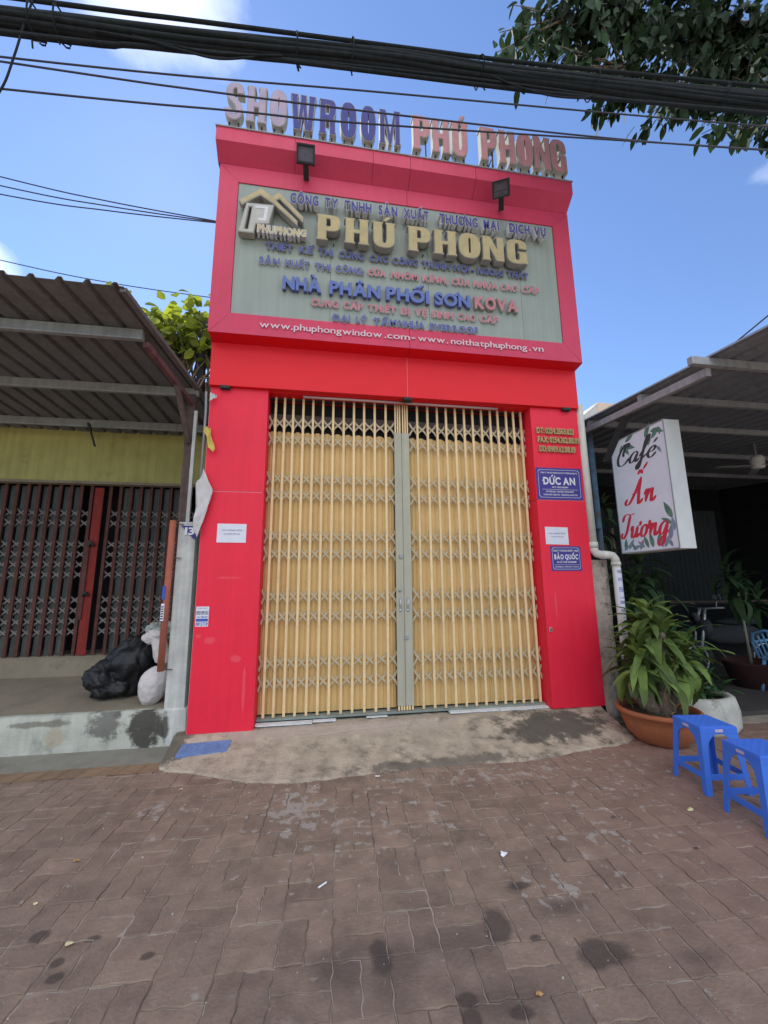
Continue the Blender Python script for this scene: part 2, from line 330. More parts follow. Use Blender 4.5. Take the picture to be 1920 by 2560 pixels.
# paver material: worn brick with cement smears, oil spots and dust in world space
def paver_mat():
    m = mat('worn_paver', (.240, .172, .124), .82, .24, 7.0, .0045, 60, rnd=.13, dirt=(.33, .275, .215), dscale=15, dthr=.585, damt=.5)
    t = m.node_tree; b = t.nodes['Principled BSDF']; link = b.inputs['Base Color'].links[0]; col = link.from_socket
    g = N(t, 'ShaderNodeNewGeometry')
    nd = N(t, 'ShaderNodeTexNoise'); nd.inputs['Scale'].default_value = 9; nd.inputs['Detail'].default_value = 5; t.links.new(g.outputs['Position'], nd.inputs['Vector'])
    def spots(lst, colour, edge, amt, wob, colin):
        tot = None
        for x, y, rx, ry in lst:
            mp2 = N(t, 'ShaderNodeMapping'); mp2.inputs['Location'].default_value = (-x/rx, -y/ry, 0); mp2.inputs['Scale'].default_value = (1/rx, 1/ry, 0)
            t.links.new(g.outputs['Position'], mp2.inputs[0])
            ln = N(t, 'ShaderNodeVectorMath', operation='LENGTH'); t.links.new(mp2.outputs[0], ln.inputs[0])
            dd = math_('ADD', ln.outputs['Value'], math_('MULTIPLY', math_('SUBTRACT', nd.outputs[0], .5, t=t), wob, t=t), t=t)
            r_ = N(t, 'ShaderNodeMapRange'); r_.inputs[1].default_value = 1; r_.inputs[2].default_value = 1-edge; r_.inputs[4].default_value = amt
            t.links.new(dd, r_.inputs[0])
            tot = r_.outputs[0] if tot is None else math_('MAXIMUM', tot, r_.outputs[0], t=t)
        mm = N(t, 'ShaderNodeMixRGB'); mm.inputs[2].default_value = (*colour, 1); t.links.new(tot, mm.inputs[0]); t.links.new(colin, mm.inputs[1]); return mm.outputs[0]
    # redder bricks towards the cafe
    mpx = N(t, 'ShaderNodeSeparateXYZ'); t.links.new(g.outputs['Position'], mpx.inputs[0])
    rx_ = N(t, 'ShaderNodeMapRange'); rx_.inputs[1].default_value = .0; rx_.inputs[2].default_value = 2.0; rx_.inputs[4].default_value = .6; t.links.new(mpx.outputs[0], rx_.inputs[0])
    mm = N(t, 'ShaderNodeMixRGB'); mm.inputs[2].default_value = (.25, .140, .105, 1); t.links.new(rx_.outputs[0], mm.inputs[0]); t.links.new(col, mm.inputs[1]); col = mm.outputs[0]
    # cement smears: patchy, only inside broad zones
    nc = N(t, 'ShaderNodeTexNoise'); nc.inputs['Scale'].default_value = 13; nc.inputs['Detail'].default_value = 7; nc.inputs['Roughness'].default_value = .6; t.links.new(g.outputs['Position'], nc.inputs['Vector'])
    tot = None
    for x, y, rx, ry, st in ((-1.05, -1.15, .38, .55, .22), (-2.0, -1.02, .35, .15, .16), (.5, -.95, 1.4, .28, .15), (.25, -2.1, .35, .25, .15), (1.1, -1.2, .5, .4, .12), (-.3, -.9, .5, .25, .12), (.7, -1.7, .9, .6, .09), (-.6, -1.4, 1.2, .7, .10), (1.5, -1.0, .5, .5, .10)):
        mp2 = N(t, 'ShaderNodeMapping'); mp2.inputs['Location'].default_value = (-x/rx, -y/ry, 0); mp2.inputs['Scale'].default_value = (1/rx, 1/ry, 0); t.links.new(g.outputs['Position'], mp2.inputs[0])
        ln = N(t, 'ShaderNodeVectorMath', operation='LENGTH'); t.links.new(mp2.outputs[0], ln.inputs[0])
        f = math_('MULTIPLY', math_('SUBTRACT', 1.0, ln.outputs['Value'], True, t=t), st, t=t); tot = f if tot is None else math_('MAXIMUM', tot, f, t=t)
    s = math_('ADD', nc.outputs[0], tot, t=t); r_ = N(t, 'ShaderNodeMapRange'); r_.inputs[1].default_value = .640; r_.inputs[2].default_value = .69; r_.inputs[4].default_value = .75; t.links.new(s, r_.inputs[0])
    mm = N(t, 'ShaderNodeMixRGB'); mm.inputs[2].default_value = (.37, .335, .29, 1); t.links.new(r_.outputs[0], mm.inputs[0]); t.links.new(col, mm.inputs[1]); col = mm.outputs[0]
    col = spots([(-.83,-2.33,.2,.13),(-.6,-2.36,.22,.2),(-.35,-2.30,.22,.12),(-.25,-2.55,.25,.10),(.57,-2.52,.12,.06),(.2,-2.2,.16,.06),(.03,-2.05,.07,.05)], (.075, .055, .048), .8, .55, .9, col)
    col = spots([(-2.08,-1.97,.045,.036),(-1.85,-2.02,.042,.022),(-1.59,-2.15,.033,.024),(-1.9,-2.19,.035,.03),(-1.93,-2.12,.03,.03),(-.15,-2.24,.065,.11),(.20,-2.44,.13,.075),(-.67,-2.30,.05,.09),(-.22,-2.6,.045,.03),(-.39,-2.53,.04,.035),(.06,-2.04,.07,.035),(-.4,-2.6,.04,.05),(.94,-1.59,.04,.02),(-.02,-2.33,.03,.02),(-2.25,-2.0,.03,.03)], (.055, .042, .036), .35, .72, 1.3, col)
    t.links.new(col, b.inputs['Base Color']); return m
PAVER = paver_mat()
SAND = mat('joint_sand', (.36, .31, .25), .95, .3, 6, .003, 80, dirt=(.06, .05, .042), dscale=2.2, dthr=.52, damt=.9)

# ------------------------------------------------------------------ helpers
def tag(o, label=None, cat=None, group=None, kind=None):
    if label: o['label'] = label
    if cat: o['category'] = cat
    if group: o['group'] = group
    if kind: o['kind'] = kind
    return o
def thing(name, label, cat, loc=(0, 0, 0), group=None, rz=0):
    o = bpy.data.objects.new(name, None); C.objects.link(o); o.location = loc; o.rotation_euler = (0, 0, rz); o.empty_display_size = .1
    return tag(o, label, cat, group)
def link(name, me, parent=None, loc=None, rot=None):
    o = bpy.data.objects.new(name, me); C.objects.link(o)
    if parent: o.parent = parent
    if loc is not None: o.location = loc
    if rot is not None: o.rotation_euler = rot
    return o
def origin(p):
    v = Vector((0, 0, 0))
    while p is not None: v += p.location; p = p.parent
    return v
class MB:
    def __init__(s): s.v = []; s.f = []
    def quad(s, *p):
        n = len(s.v); s.v += [tuple(q) for q in p]; s.f.append(tuple(range(n, n+len(p)))); return s
    def box(s, x0, x1, y0, y1, z0, z1):
        n = len(s.v); s.v += [(x, y, z) for z in (z0, z1) for y in (y0, y1) for x in (x0, x1)]
        s.f += [tuple(n+i for i in f) for f in ((0,2,3,1),(4,5,7,6),(0,1,5,4),(2,6,7,3),(0,4,6,2),(1,3,7,5))]; return s
    def bar(s, a, b, w_, h_, up=(0, 0, 1)):
        a, b = Vector(a), Vector(b); d = (b-a).normalized(); sx = d.cross(Vector(up)).normalized()
        u = sx.cross(d).normalized(); n = len(s.v)
        for p in (a, b):
            for i, j in ((-1,-1),(1,-1),(1,1),(-1,1)): s.v.append(tuple(p+sx*i*w_/2+u*j*h_/2))
        s.f += [tuple(n+i for i in f) for f in ((0,1,2,3),(7,6,5,4),(0,4,5,1),(1,5,6,2),(2,6,7,3),(3,7,4,0))]; return s
    def tube(s, pts, r, k=8, cap=True):
        pts = [Vector(p) for p in pts]; n0 = len(s.v); rs = r if isinstance(r, (list, tuple)) else [r]*len(pts)
        d = (pts[1]-pts[0]).normalized(); ref = Vector((0, 0, 1)) if abs(d.z) < .9 else Vector((1, 0, 0)); u = d.cross(ref).normalized()
        for i, p in enumerate(pts):
            a = pts[max(i-1, 0)]; b = pts[min(i+1, len(pts)-1)]; d = (b-a).normalized(); u = (u-d*u.dot(d)).normalized(); v = d.cross(u)
            for j in range(k):
                t = 2*math.pi*j/k; s.v.append(tuple(p+(u*math.cos(t)+v*math.sin(t))*rs[i]))
        for i in range(len(pts)-1):
            for j in range(k):
                a = n0+i*k+j; b = n0+i*k+(j+1) % k; s.f.append((a, b, b+k, a+k))
        if cap: s.f.append(tuple(range(n0+k-1, n0-1, -1))); s.f.append(tuple(range(n0+(len(pts)-1)*k, n0+len(pts)*k)))
        return s
    def lathe(s, prof, cx, cy, k=28, wob=0):
        n0 = len(s.v)
        for i, (r, z) in enumerate(prof):
            for j in range(k):
                t = 2*math.pi*j/k; q = r*(1+wob*noise.noise((math.cos(t)*2, math.sin(t)*2, z*6))); s.v.append((cx+q*math.cos(t), cy+q*math.sin(t), z))
        for i in range(len(prof)-1):
            for j in range(k):
                a = n0+i*k+j; b = n0+i*k+(j+1) % k; s.f.append((a, b, b+k, a+k))
        return s
    def shift(s, o):
        o = Vector(o); s.v = [(x-o.x, y-o.y, z-o.z) for x, y, z in s.v]; return s
    def mesh(s, name, m, smooth=False):
        me = bpy.data.meshes.new(name); me.from_pydata(s.v, [], s.f)
        for q in (m if isinstance(m, list) else [m]): me.materials.append(q)
        if smooth: me.polygons.foreach_set('use_smooth', [True]*len(me.polygons))
        me.update(); return me
    def build(s, name, m, parent=None, smooth=False, bevel=0, rel=True):
        o0 = origin(parent) if parent is not None and rel else Vector((0, 0, 0))
        s.shift(o0); o = link(name, s.mesh(name, m, smooth), parent)
        if bevel:
            b = o.modifiers.new('b', 'BEVEL'); b.width = bevel; b.segments = 2; b.limit_method = 'ANGLE'; b.harden_normals = False
        return o
def box(name, x0, x1, y0, y1, z0, z1, m, parent=None, bevel=0): return MB().box(x0, x1, y0, y1, z0, z1).build(name, m, parent, bevel=bevel)
def extrude_glyph(g, sx, sy, X, Z, yf, depth):
    """stand a flat glyph upright on the facade: face at yf, walls back to yf+depth"""
    V, Fc, E = g[0], g[1], g[2]; mb = MB(); n = len(V)
    mb.v = [(X+v[0]*sx, yf, Z+v[1]*sy) for v in V]; mb.f = list(Fc)
    if depth:
        mb.v += [(X+v[0]*sx, yf+depth, Z+v[1]*sy) for v in V]
        mb.f += [(a, a+n, b+n, b) for a, b in E]
    return mb
CAPH = .70
def word_layout(wd, x0, x1, off, sp=.07):
    gs = [glyph(c, off) for c in wd]; tot = 0; pos = []
    for g in gs: pos.append(tot-g[3]); tot += g[4]-g[3]+sp
    tot -= sp; s = (x1-x0)/tot
    return [(g, x0+p*s, s) for g, p in zip(gs, pos)]
def flat_text(name, txt, x0, x1, z, cap, y, m, parent, depth=.0008, plane='y', off=.02):
    """a printed or cut line of text as one mesh"""
    mb = MB(); words = txt.split(' '); gl = []; tot = 0
    for w_ in words:
        for c in w_:
            g = glyph(c, off); gl.append((g, tot-g[3])); tot += g[4]-g[3]+.08
        tot += .24
    tot -= .32; s = (x1-x0)/tot
    for g, p in gl:
        e = extrude_glyph(g, s, cap/CAPH, x0+p*s, z, y, depth); n = len(mb.v); mb.v += e.v; mb.f += [tuple(i+n for i in f) for f in e.f]
    return mb.build(name, m, parent)

# ------------------------------------------------------------------ ground
GZ = -.15
box('ground', -300, 300, -300, 300, GZ-.25, GZ-.019, SAND)['kind'] = 'structure'
pav = thing('pavement', None, None); pav['kind'] = 'structure'
MB().quad((-7, -6, GZ-.0055), (7, -6, GZ-.0055), (7, -.20, GZ-.0055), (-7, -.20, GZ-.0055)).build('sand_bed', SAND, pav)
S_ = .222; rot = math.radians(-3.0)
def tri(t): t = t % 1; return 4*abs(t-.5)-1
def warp(x, y):
    a = .0055
    x2 = x + a*tri(y/(S_/2)+.25) + .004*noise.noise((x*1.5, y*1.5, 3)) ; y2 = y + a*tri(x/(S_/2)+.25) + .004*noise.noise((x*1.5, y*1.5, 9))
    c, s = math.cos(rot), math.sin(rot)
    return (c*x2-s*y2+.05, s*x2+c*y2-1.9)
bricks = []
for i in range(-34, 35):
    for j in range(-19, 10):
        for k in range(2):
            if (i+j) % 2 == 0: r = (i*S_, (i+1)*S_, j*S_+k*S_/2, j*S_+(k+1)*S_/2)
            else: r = (i*S_+k*S_/2, i*S_+(k+1)*S_/2, j*S_, (j+1)*S_)
            bricks.append(r)
def brick_mesh(r, h):
    x0, x1, y0, y1 = r; g = .0022; x0 += g; x1 -= g; y0 += g; y1 -= g
    L = x1-x0 > y1-y0; nx, ny = (6, 3) if L else (3, 6)
    ring = [(x0+(x1-x0)*i/nx, y0) for i in range(nx)]+[(x1, y0+(y1-y0)*i/ny) for i in range(ny)]+[(x1-(x1-x0)*i/nx, y1) for i in range(nx)]+[(x0, y1-(y1-y0)*i/ny) for i in range(ny)]
    cx, cy = (x0+x1)/2, (y0+y1)/2; tx, ty = R.uniform(-.022, .022), R.uniform(-.022, .022)
    mb = MB(); n = len(ring)
    def rough(p, q): return (p[0]+R.uniform(-q, q), p[1]+R.uniform(-q, q))
    ring = [rough(p, .0016) for p in ring]
    for sc_, dz in ((1.0, -.014), (1.0, -.004), (.975, 0)):
        for x, y in ring:
            wx, wy = warp(x, y); mxw, myw = warp(cx, cy)
            if sc_ < 1:
                d = Vector((mxw-wx, myw-wy)); d.normalize(); wx += d.x*.0035; wy += d.y*.0035
            mb.v.append((wx, wy, GZ+h+dz+(x-cx)*tx+(y-cy)*ty))
    for l in range(2):
        for a in range(n): b = (a+1) % n; mb.f.append((l*n+a, l*n+b, (l+1)*n+b, (l+1)*n+a))
    mb.f.append(tuple(range(2*n, 3*n))); return mb
camp = Vector((-0.9408, -4.1796, 1.3092)); good = []; rest = MB()
def in_view(p):
    d = Vector(p)-camp; z = d.dot(F); 
    if z < .3: return False
    u = d.dot(R2)/z; v = d.dot(U2)/z
    return abs(u) < .99 and abs(v) < 1.31
for r in bricks:
    wx, wy = warp((r[0]+r[1])/2, (r[2]+r[3])/2)
    if wy > -.30 or wy < -5.6: continue
    good.append(((Vector((wx, wy, GZ))-camp).length if in_view((wx, wy, GZ)) else 99, r))
good.sort(key=lambda a: a[0])
for i, (d, r) in enumerate(good):
    mb = brick_mesh(r, R.uniform(-.003, .0025))
    if i < 298 and d < 50: mb.build('paver', PAVER, pav)
    else:
        n = len(rest.v); rest.v += mb.v; rest.f += [tuple(a+n for a in f) for f in mb.f]
o = rest.build('far_pavers', PAVER, pav); o['kind'] = 'stuff'

# sloping concrete apron in front of the gate
def edge_y(x):
    pts = [(-2.25,-.30),(-2.12,-.43),(-1.85,-.52),(-1.6,-.66),(-1.45,-.74),(-1.08,-.80),(-.6,-.76),(-.33,-.72),(.24,-.73),(.8,-.75),(1.2,-.68),(1.6,-.62),(1.9,-.56),(2.05,-.45)]
    for (a, b), (c, d) in zip(pts, pts[1:]):
        if a <= x <= c: return b+(d-b)*(x-a)/(c-a)+.018*noise.noise((x*9, 0, 0))+.01*noise.noise((x*31, 2, 0))
    return pts[-1][1]
crack = [[(-1.62,-.03),(-1.66,-.16),(-1.74,-.22),(-1.72,-.30),(-1.80,-.40),(-1.86,-.52)], [(-2.08,-.22),(-2.05,-.30),(-2.15,-.38)], [(-.2,-.08),(-.6,-.11),(-.9,-.15)]]
def segd(p, a, b):
    a, b, p = Vector(a), Vector(b), Vector(p); t = max(0, min(1, (p-a).dot(b-a)/(b-a).length_squared)); return (p-(a+(b-a)*t)).length
apr = MB(); nx, ny = 360, 90; x0, x1 = -2.2, 2.04
for j in range(ny+1):
    for i in range(nx+1):
        x = x0+(x1-x0)*i/nx; ye = edge_y(x); t = j/ny; y = .17+(ye-.17)*t
        zt = -.012+.03*(x+2.1)/4.2 if y > -.02 else 0
        s = max(0, (-.02-y)/(-.02-ye)); base = (-.018+.028*(x+2.1)/4.2)*(1-s)+(GZ+.008)*s
        base -= .02*math.sin(s*math.pi)*(1 if x < 1.2 else .2)
        z = base+.006*noise.noise((x*3, y*5, 0))+.003*noise.noise((x*14, y*14, 5))
        for c in crack:
            dd = min(segd((x+.012*noise.noise((y*22, 1, 1)), y), a, b) for a, b in zip(c, c[1:]))
            if dd < .008: z -= .012*(1-dd/.008)
        if t > .97: z = min(z, GZ+.008-(t-.97)*.3)
        apr.v.append((x, y, z))
for j in range(ny):
    for i in range(nx): a = j*(nx+1)+i; apr.f.append((a+nx+1, a+nx+2, a+1, a))
CONCA = mat('apron_concrete', (.40, .335, .25), .9, .28, 6, .009, 40, dirt=(.13, .115, .08), dscale=5, dthr=.52, damt=.65)
def add_zone(m, x, y, rx, ry, col, amt, vertical=False, wob=3.2):
    t = m.node_tree; b = t.nodes['Principled BSDF']; ci = b.inputs['Base Color'].links[0].from_socket; g = N(t, 'ShaderNodeNewGeometry')
    mp2 = N(t, 'ShaderNodeMapping'); mp2.inputs['Location'].default_value = (-x/rx, 0, -y/ry) if vertical else (-x/rx, -y/ry, 0); mp2.inputs['Scale'].default_value = (1/rx, 0, 1/ry) if vertical else (1/rx, 1/ry, 0); t.links.new(g.outputs['Position'], mp2.inputs[0])
    ln = N(t, 'ShaderNodeVectorMath', operation='LENGTH'); t.links.new(mp2.outputs[0], ln.inputs[0])
    n5 = N(t, 'ShaderNodeTexNoise'); n5.inputs['Scale'].default_value = 6; n5.inputs['Detail'].default_value = 9; n5.inputs['Roughness'].default_value = .7; t.links.new(g.outputs['Position'], n5.inputs['Vector'])
    dd = math_('ADD', ln.outputs['Value'], math_('MULTIPLY', math_('SUBTRACT', n5.outputs[0], .5, t=t), wob, t=t), t=t)
    r_ = N(t, 'ShaderNodeMapRange'); r_.inputs[1].default_value = 1; r_.inputs[2].default_value = .6; r_.inputs[4].default_value = amt; t.links.new(dd, r_.inputs[0])
    mm = N(t, 'ShaderNodeMixRGB'); mm.inputs[2].default_value = (*col, 1); t.links.new(r_.outputs[0], mm.inputs[0]); t.links.new(ci, mm.inputs[1]); t.links.new(mm.outputs[0], b.inputs['Base Color'])
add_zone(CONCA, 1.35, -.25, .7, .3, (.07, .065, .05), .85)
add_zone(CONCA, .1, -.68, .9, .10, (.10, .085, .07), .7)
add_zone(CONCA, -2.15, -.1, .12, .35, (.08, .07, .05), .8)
add_zone(CONCA, -.6, -.05, 1.3, .13, (.44, .36, .31), .6)
o = apr.build('concrete_apron', CONCA, smooth=True); o['kind'] = 'structure'
# flat concrete and ochre edging tiles by the left kerb
o = box('gutter_slab', -7, -2.1, -.24, .135, GZ-.02, GZ+.006, mat('gutter_concrete', (.25, .235, .19), .9, .2, 4, .005, 45, dirt=(.12, .115, .085), dscale=2, dthr=.5, damt=.6)); o['kind'] = 'structure'
edg = thing('edging_strip', None, None); edg['kind'] = 'structure'
for i in range(34):
    a = -2.20-.145*i
    if i < 24: 
        b = a-.14; s = .035
        MB().quad((b, -.42, GZ+.004), (a, -.42, GZ+.004), (a+s, -.243, GZ+.004), (b+s, -.243, GZ+.004)).build('tile', OCH, edg)

# ------------------------------------------------------------------ the red shop
shop = thing('shop_building', 'narrow red clad shop front with tall billboard and cream folding gate', 'building', (0, 0, 0))
XL, XR, GL, GR = -2.1, 2.1, -1.515, 1.49
box('rear_volume', XL+.05, XR-.05, .32, 6, -.1, 6.05, PILL, shop)
for nm, a, b in (('l', XL, GL), ('r', GR, XR)):
    p = box('pillar', a+.013, b-.013, -.0035, .32, -.01 if nm == 'l' else .015, 3.36, SEAL, shop)
    zb = -.018 if nm == 'l' else .012
    for z0, z1 in ((zb, 2.2365), (2.2425, 3.36)):
        MB().box(a, b, -.006, .010, z0, z1).build('cladding_panel', RED, p, bevel=.003)
        if nm == 'l': MB().box(b-.012, b, .0105, .30, z0, z1).build('reveal_panel', RED, p)
        else: MB().box(a, a+.012, .0105, .30, z0, z1).build('reveal_panel', RED, p)
box('side_wall', XL-.006, XL+.045, .012, 6, -.1, 3.36, PILL, shop)
# header, soffits
SX = (-2.11, -.0025, .0025, 2.095)
for a, b in ((SX[0], SX[1]), (SX[2], SX[3])):
    MB().box(a, b, -.05, .30, 3.362, 3.80).build('header_panel', REDH, shop, bevel=.003)
    m_ = MB(); m_.quad((a, -.05, 3.80), (b, -.05, 3.80), (b, -.05, 3.845), (a, -.05, 3.845)); m_.quad((a, -.051, 3.845), (b, -.051, 3.845), (b, -.20, 3.868), (a, -.20, 3.868)); m_.build('soffit_panel', REDH, shop)
box('header_core', -2.10, 2.085, -.0475, .31, 3.37, 3.87, SEAL, shop)
box('lintel_recess', GL-.001, GR+.001, .02, .31, 3.352, 3.361, REDH, shop)
# cornice: front, sloping soffit, cap
cx = (-2.14, -1.30, -.42, 0.02, .82, 2.085)
for a, b in zip(cx, cx[1:]):
    m_ = MB(); a += .002; b -= .002
    m_.quad((a, -.35, 6.066), (b, -.35, 6.066), (b, -.35, 6.238), (a, -.35, 6.238)); m_.quad((a, -.20, 5.936), (b, -.20, 5.936), (b, -.35, 6.066), (a, -.35, 6.066)); m_.build('cornice_panel', REDF, shop)
box('cornice_cap', -2.15, 2.095, -.362, .6, 6.238, 6.252, GALV, shop)
box('cornice_core', -2.13, 2.075, -.19, .5, 5.94, 6.236, REDF, shop)
for a, s in ((-2.14, -1), (2.085, 1)): MB().quad((a, -.20, 5.936), (a, -.35, 6.066), (a, -.35, 6.238), (a, .5, 6.238), (a, .5, 5.936)).build('cornice_end', REDF, shop)
# small black downlights under the header, and a tube lamp
for x in (-1.95, 0.0, 1.94): box('downlight', x-.05, x+.05, -.06, .02, 3.330, 3.364, DARKM, shop, bevel=.006)
tl = thing('tube_lamp', 'long unlit double tube lamp fixed under the red header', 'lamp', (0, 0, 3.36))
for a, b in ((-1.15, -.03), (-.0, 1.10)): MB().tube([(a, .045, 3.335), (b, .045, 3.335)], .014, 10).build('tube', TUBE, tl, True)
box('batten', -1.15, 1.10, .052, .075, 3.340, 3.352, TUBE, tl)

for x, z, rx, rz, a in ((-1.70, .62, .05, .035, .3), (-1.95, .80, .05, .03, .3), (-1.62, .36, .012, .25, .3), (1.62, 1.05, .012, .2, .25), (-1.80, 1.38, .14, .012, .25), (-2.05, .84, .03, .02, .3)): add_zone(RED, x, z, rx, rz, (.86, .16, .19), a, True, 3.0)
# billboard: its own thing, standing proud of the shop
sign = thing('billboard', 'large red framed grey green billboard with blue pink and gold raised lettering', 'billboard', (0, -.2, 3.87))
s0, s1, p0, p1, sl, sr, pl, pr = 3.871, 5.934, 4.105, 5.720, -2.118, 2.092, -1.910, 1.869
yf, g = -.2, .002
def fr(pts):
    m_ = MB(); n = len(pts); m_.v = [(x, yf, z) for x, z in pts]+[(x, yf+.03, z) for x, z in pts]; m_.f = [tuple(range(n))]+[(i, i+n, (i+1) % n+n, (i+1) % n) for i in range(n)]
    m_.build('frame_panel', REDF, sign, bevel=.0015)
fr([(sl, s0), (pl-g, p0-g), (pl-g, p1+g), (sl, s1)]); fr([(sr, s1), (pr+g, p1+g), (pr+g, p0-g), (sr, s0)])
for a, b in ((0, 0),):
    fr([(sl+g*2, s0), (-.002, s0), (-.002, p0), (pl, p0)]); fr([(.002, s0), (sr-g*2, s0), (pr, p0), (.002, p0)])
    fr([(pl, p1), (.002, p1), (.002, s1), (sl+g*2, s1)]); fr([(.006, p1), (pr, p1), (sr-g*2, s1), (.006, s1)])
box('backing', sl+.002, sr-.002, yf+.031, .31, s0+.002, s1, REDF, sign)
js = (pl, -.88, .24, 1.38, pr)
for a, b in zip(js, js[1:]): box('face_panel', a+.0015, b-.0015, yf+.012, yf+.030, p0+.002, p1-.002, PANEL, sign)
styles = {'L1': (BLUE, TRIMW, .075), 'L3': (BLUEF, TRIM, .02), 'L4b': (BLUEF, TRIMW, .02), 'L4r': (PINK, TRIMW, .02), 'L5b': (BLUEB, BLUEF, .04), 'L5r': (PINK, TRIM, .04), 'L6': (PINK, TRIMW, .022), 'L7': (BLUEF, TRIMW, .02), 'L8': (URL, URL, .008)}
for ln, y, cap, z, words in TX:
    fm, bm_, dep = styles[ln]; BO, FO = (.012, .012) if ln == 'L8' else (.062, .036) if ln == 'L1' else (.046, .040) if ln[:2] == 'L5' else (.044, .034)
    for wd, x0, x1 in words:
        if ln == 'L8': sy = cap/.72
        else: sy = cap/CAPH
        if wd in '-.': 
            g1 = glyph(wd, .012); s = (x1-x0)/(g1[4]-g1[3]); extrude_glyph(g1, s if wd == '-' else s, sy*1.2, x0-g1[3]*s, z, y, dep).build('letter', fm, sign); continue
        for (gb, X, s), ch in zip(word_layout(wd, x0, x1, BO, .055), wd):
            ob = extrude_glyph(gb, s, sy, X, z, y, dep).build('letter', bm_, sign)
            if ln != 'L8':
                gf = glyph(ch, FO); extrude_glyph(gf, s, sy, X, z, y-.0025, .002).build('letter_face', fm, ob)
for (gb, gf), (ch, x0, x1) in zip(SLAB_GOLD, GOLD):
    ob = extrude_glyph(gb, 1, 1, x0, 5.01, -.31, .085).build('gold_letter', TRIM, sign)
    extrude_glyph(gf, 1, 1, x0, 5.01, -.3128, .0025).build('letter_face', GOLDM, ob)
    for xx in (x0+.07, x1-.07): box('stud', xx-.005, xx+.005, -.226, -.19, 5.05, 5.06, DARKM, sign)
# the roof-and-letter emblem
def prism(loops, yf_, dep, name, m, par, off=0):
    g_ = finish(*flat_from_curve(poly_curve(loops, off))); return extrude_glyph(g_, 1, 1, 0, 0, yf_, dep).build(name, m, par)
roofL = [(-1.877,5.395),(-1.650,5.593),(-1.529,5.500),(-1.460,5.573),(-1.188,5.282),(-1.19,5.213),(-1.45,5.475),(-1.485,5.45),(-1.25,5.225),(-1.25,5.165),(-1.51,5.40),(-1.655,5.490),(-1.837,5.341)]
EMB = mat('emblem_grey', (.47, .46, .42), .45, .1, 10); EMBG = mat('emblem_gold', (.50, .40, .22), .45, .15, 10)
em = prism([roofL], -.29, .08, 'emblem_roof', TRIM, sign); prism([roofL], -.2925, .002, 'roof_face', EMBG, em, -.011)
body = [(-1.866,5.005),(-1.702,5.007),(-1.685,5.125),(-1.55,5.14),(-1.503,5.392),(-1.795,5.378)]
hole = [(-1.80,5.05),(-1.765,5.05),(-1.735,5.33),(-1.765,5.33)]
em = prism([body, hole], -.288, .08, 'emblem_letter', TRIM, sign); prism([body, hole], -.2905, .002, 'letter_face', EMB, em, -.010)
em = prism([[(-1.665,5.165),(-1.58,5.175),(-1.56,5.36),(-1.70,5.35),(-1.70,5.32),(-1.60,5.325),(-1.61,5.205),(-1.67,5.20)]], -.2935, .002, 'emblem_inlay', TRIMW, sign)
for (gb, X, s), ch in zip(word_layout('PHUPHONG', -1.672, -1.152, .08, .0), 'PHUPHONG'):
    ob = extrude_glyph(gb, s, .085/CAPH, X, 5.035, -.29, .08).build('emblem_word_letter', TRIMW, sign)
    extrude_glyph(glyph(ch, .03), s, .085/CAPH, X, 5.035, -.2925, .002).build('letter_face', EMBG, ob)

# letters on the roof edge: one sign of sixteen letters on studs
tops = thing('rooftop_lettering', 'tall block letters standing on studs along the shop cornice', 'sign', (0, -.35, 6.252))
for i, ((gb, gf), (ch, x0, x1)) in enumerate(zip(SLAB_TOP, TOP)):
    m = LILAC if i < 3 else BLUE if i < 8 else DPINK
    zb = 6.30
    ob = extrude_glyph(gb, 1, 1, x0, zb, -.40, .085).build('roof_letter', TRIM, tops)
    extrude_glyph(gf, 1, 1, x0, zb, -.4028, .0025).build('letter_face', m, ob)
    back = MB(); back.v = [(x0+v[0], -.314, zb+v[1]) for v in gb[0]]; back.f = [f[::-1] for f in gb[1]]; back.build('letter_back', TRIM, ob)
    for xx in (x0+.05, x1-.05): box('stud', xx-.008, xx+.008, -.36, -.345, 6.252, zb+.01+(.2 if (ch == 'P' and xx > x0+.1) else 0), DARKM, tops)
for x in (-1.215, .47, .985): MB().bar((x, -.33, 6.252), (x+.02, -.33, 6.56), .014, .014).bar((x, -.30, 6.252), (x+.09, -.31, 6.5), .012, .012).build('brace', DARKM, tops)

# floodlights
def flood(x, z, lab, yawz, tilt):
    t = thing('floodlight', lab, 'floodlight', (x, -.44, z), 'floodlights over the billboard', yawz)
    Mx = Matrix.Rotation(tilt, 3, 'X')
    def rb(mb):
        mb.v = [tuple(Mx @ Vector(v)) for v in mb.v]; return mb
    fr_ = MB(); 
    for a in ((-.115, .115, -.03, .03, -.10, -.08), (-.115, .115, -.03, .03, .08, .10), (-.115, -.095, -.03, .03, -.08, .08), (.095, .115, -.03, .03, -.08, .08), (-.095, .095, 0, .03, -.08, .08)): fr_.box(*a)
    rb(fr_).build('housing', DARKM, t, rel=False)
    rb(MB().box(-.094, .094, -.012, -.002, -.079, .079)).build('glass', GLASSD, t, rel=False)
    f2 = MB()
    for k in range(7): f2.box(-.09+k*.028, -.084+k*.028, .03, .06, -.08, .08)
    rb(f2).build('heat_sink', DARKM, t, rel=False)
    t.scale = (.86, .86, .86)
    MB().bar((0, .03, -.02), (0, .27, -.06), .07, .05).bar((-.10, .02, -.02), (.10, .02, -.02), .03, .01).build('arm', DARKM, t, rel=False)
flood(-1.175, 5.93, 'black floodlight above the billboard emblem, left of the two lamps', 0, math.radians(32))
flood(1.08, 5.87, 'black floodlight turned aside above the word DỊCH, right of the two lamps', math.radians(-25), math.radians(48))

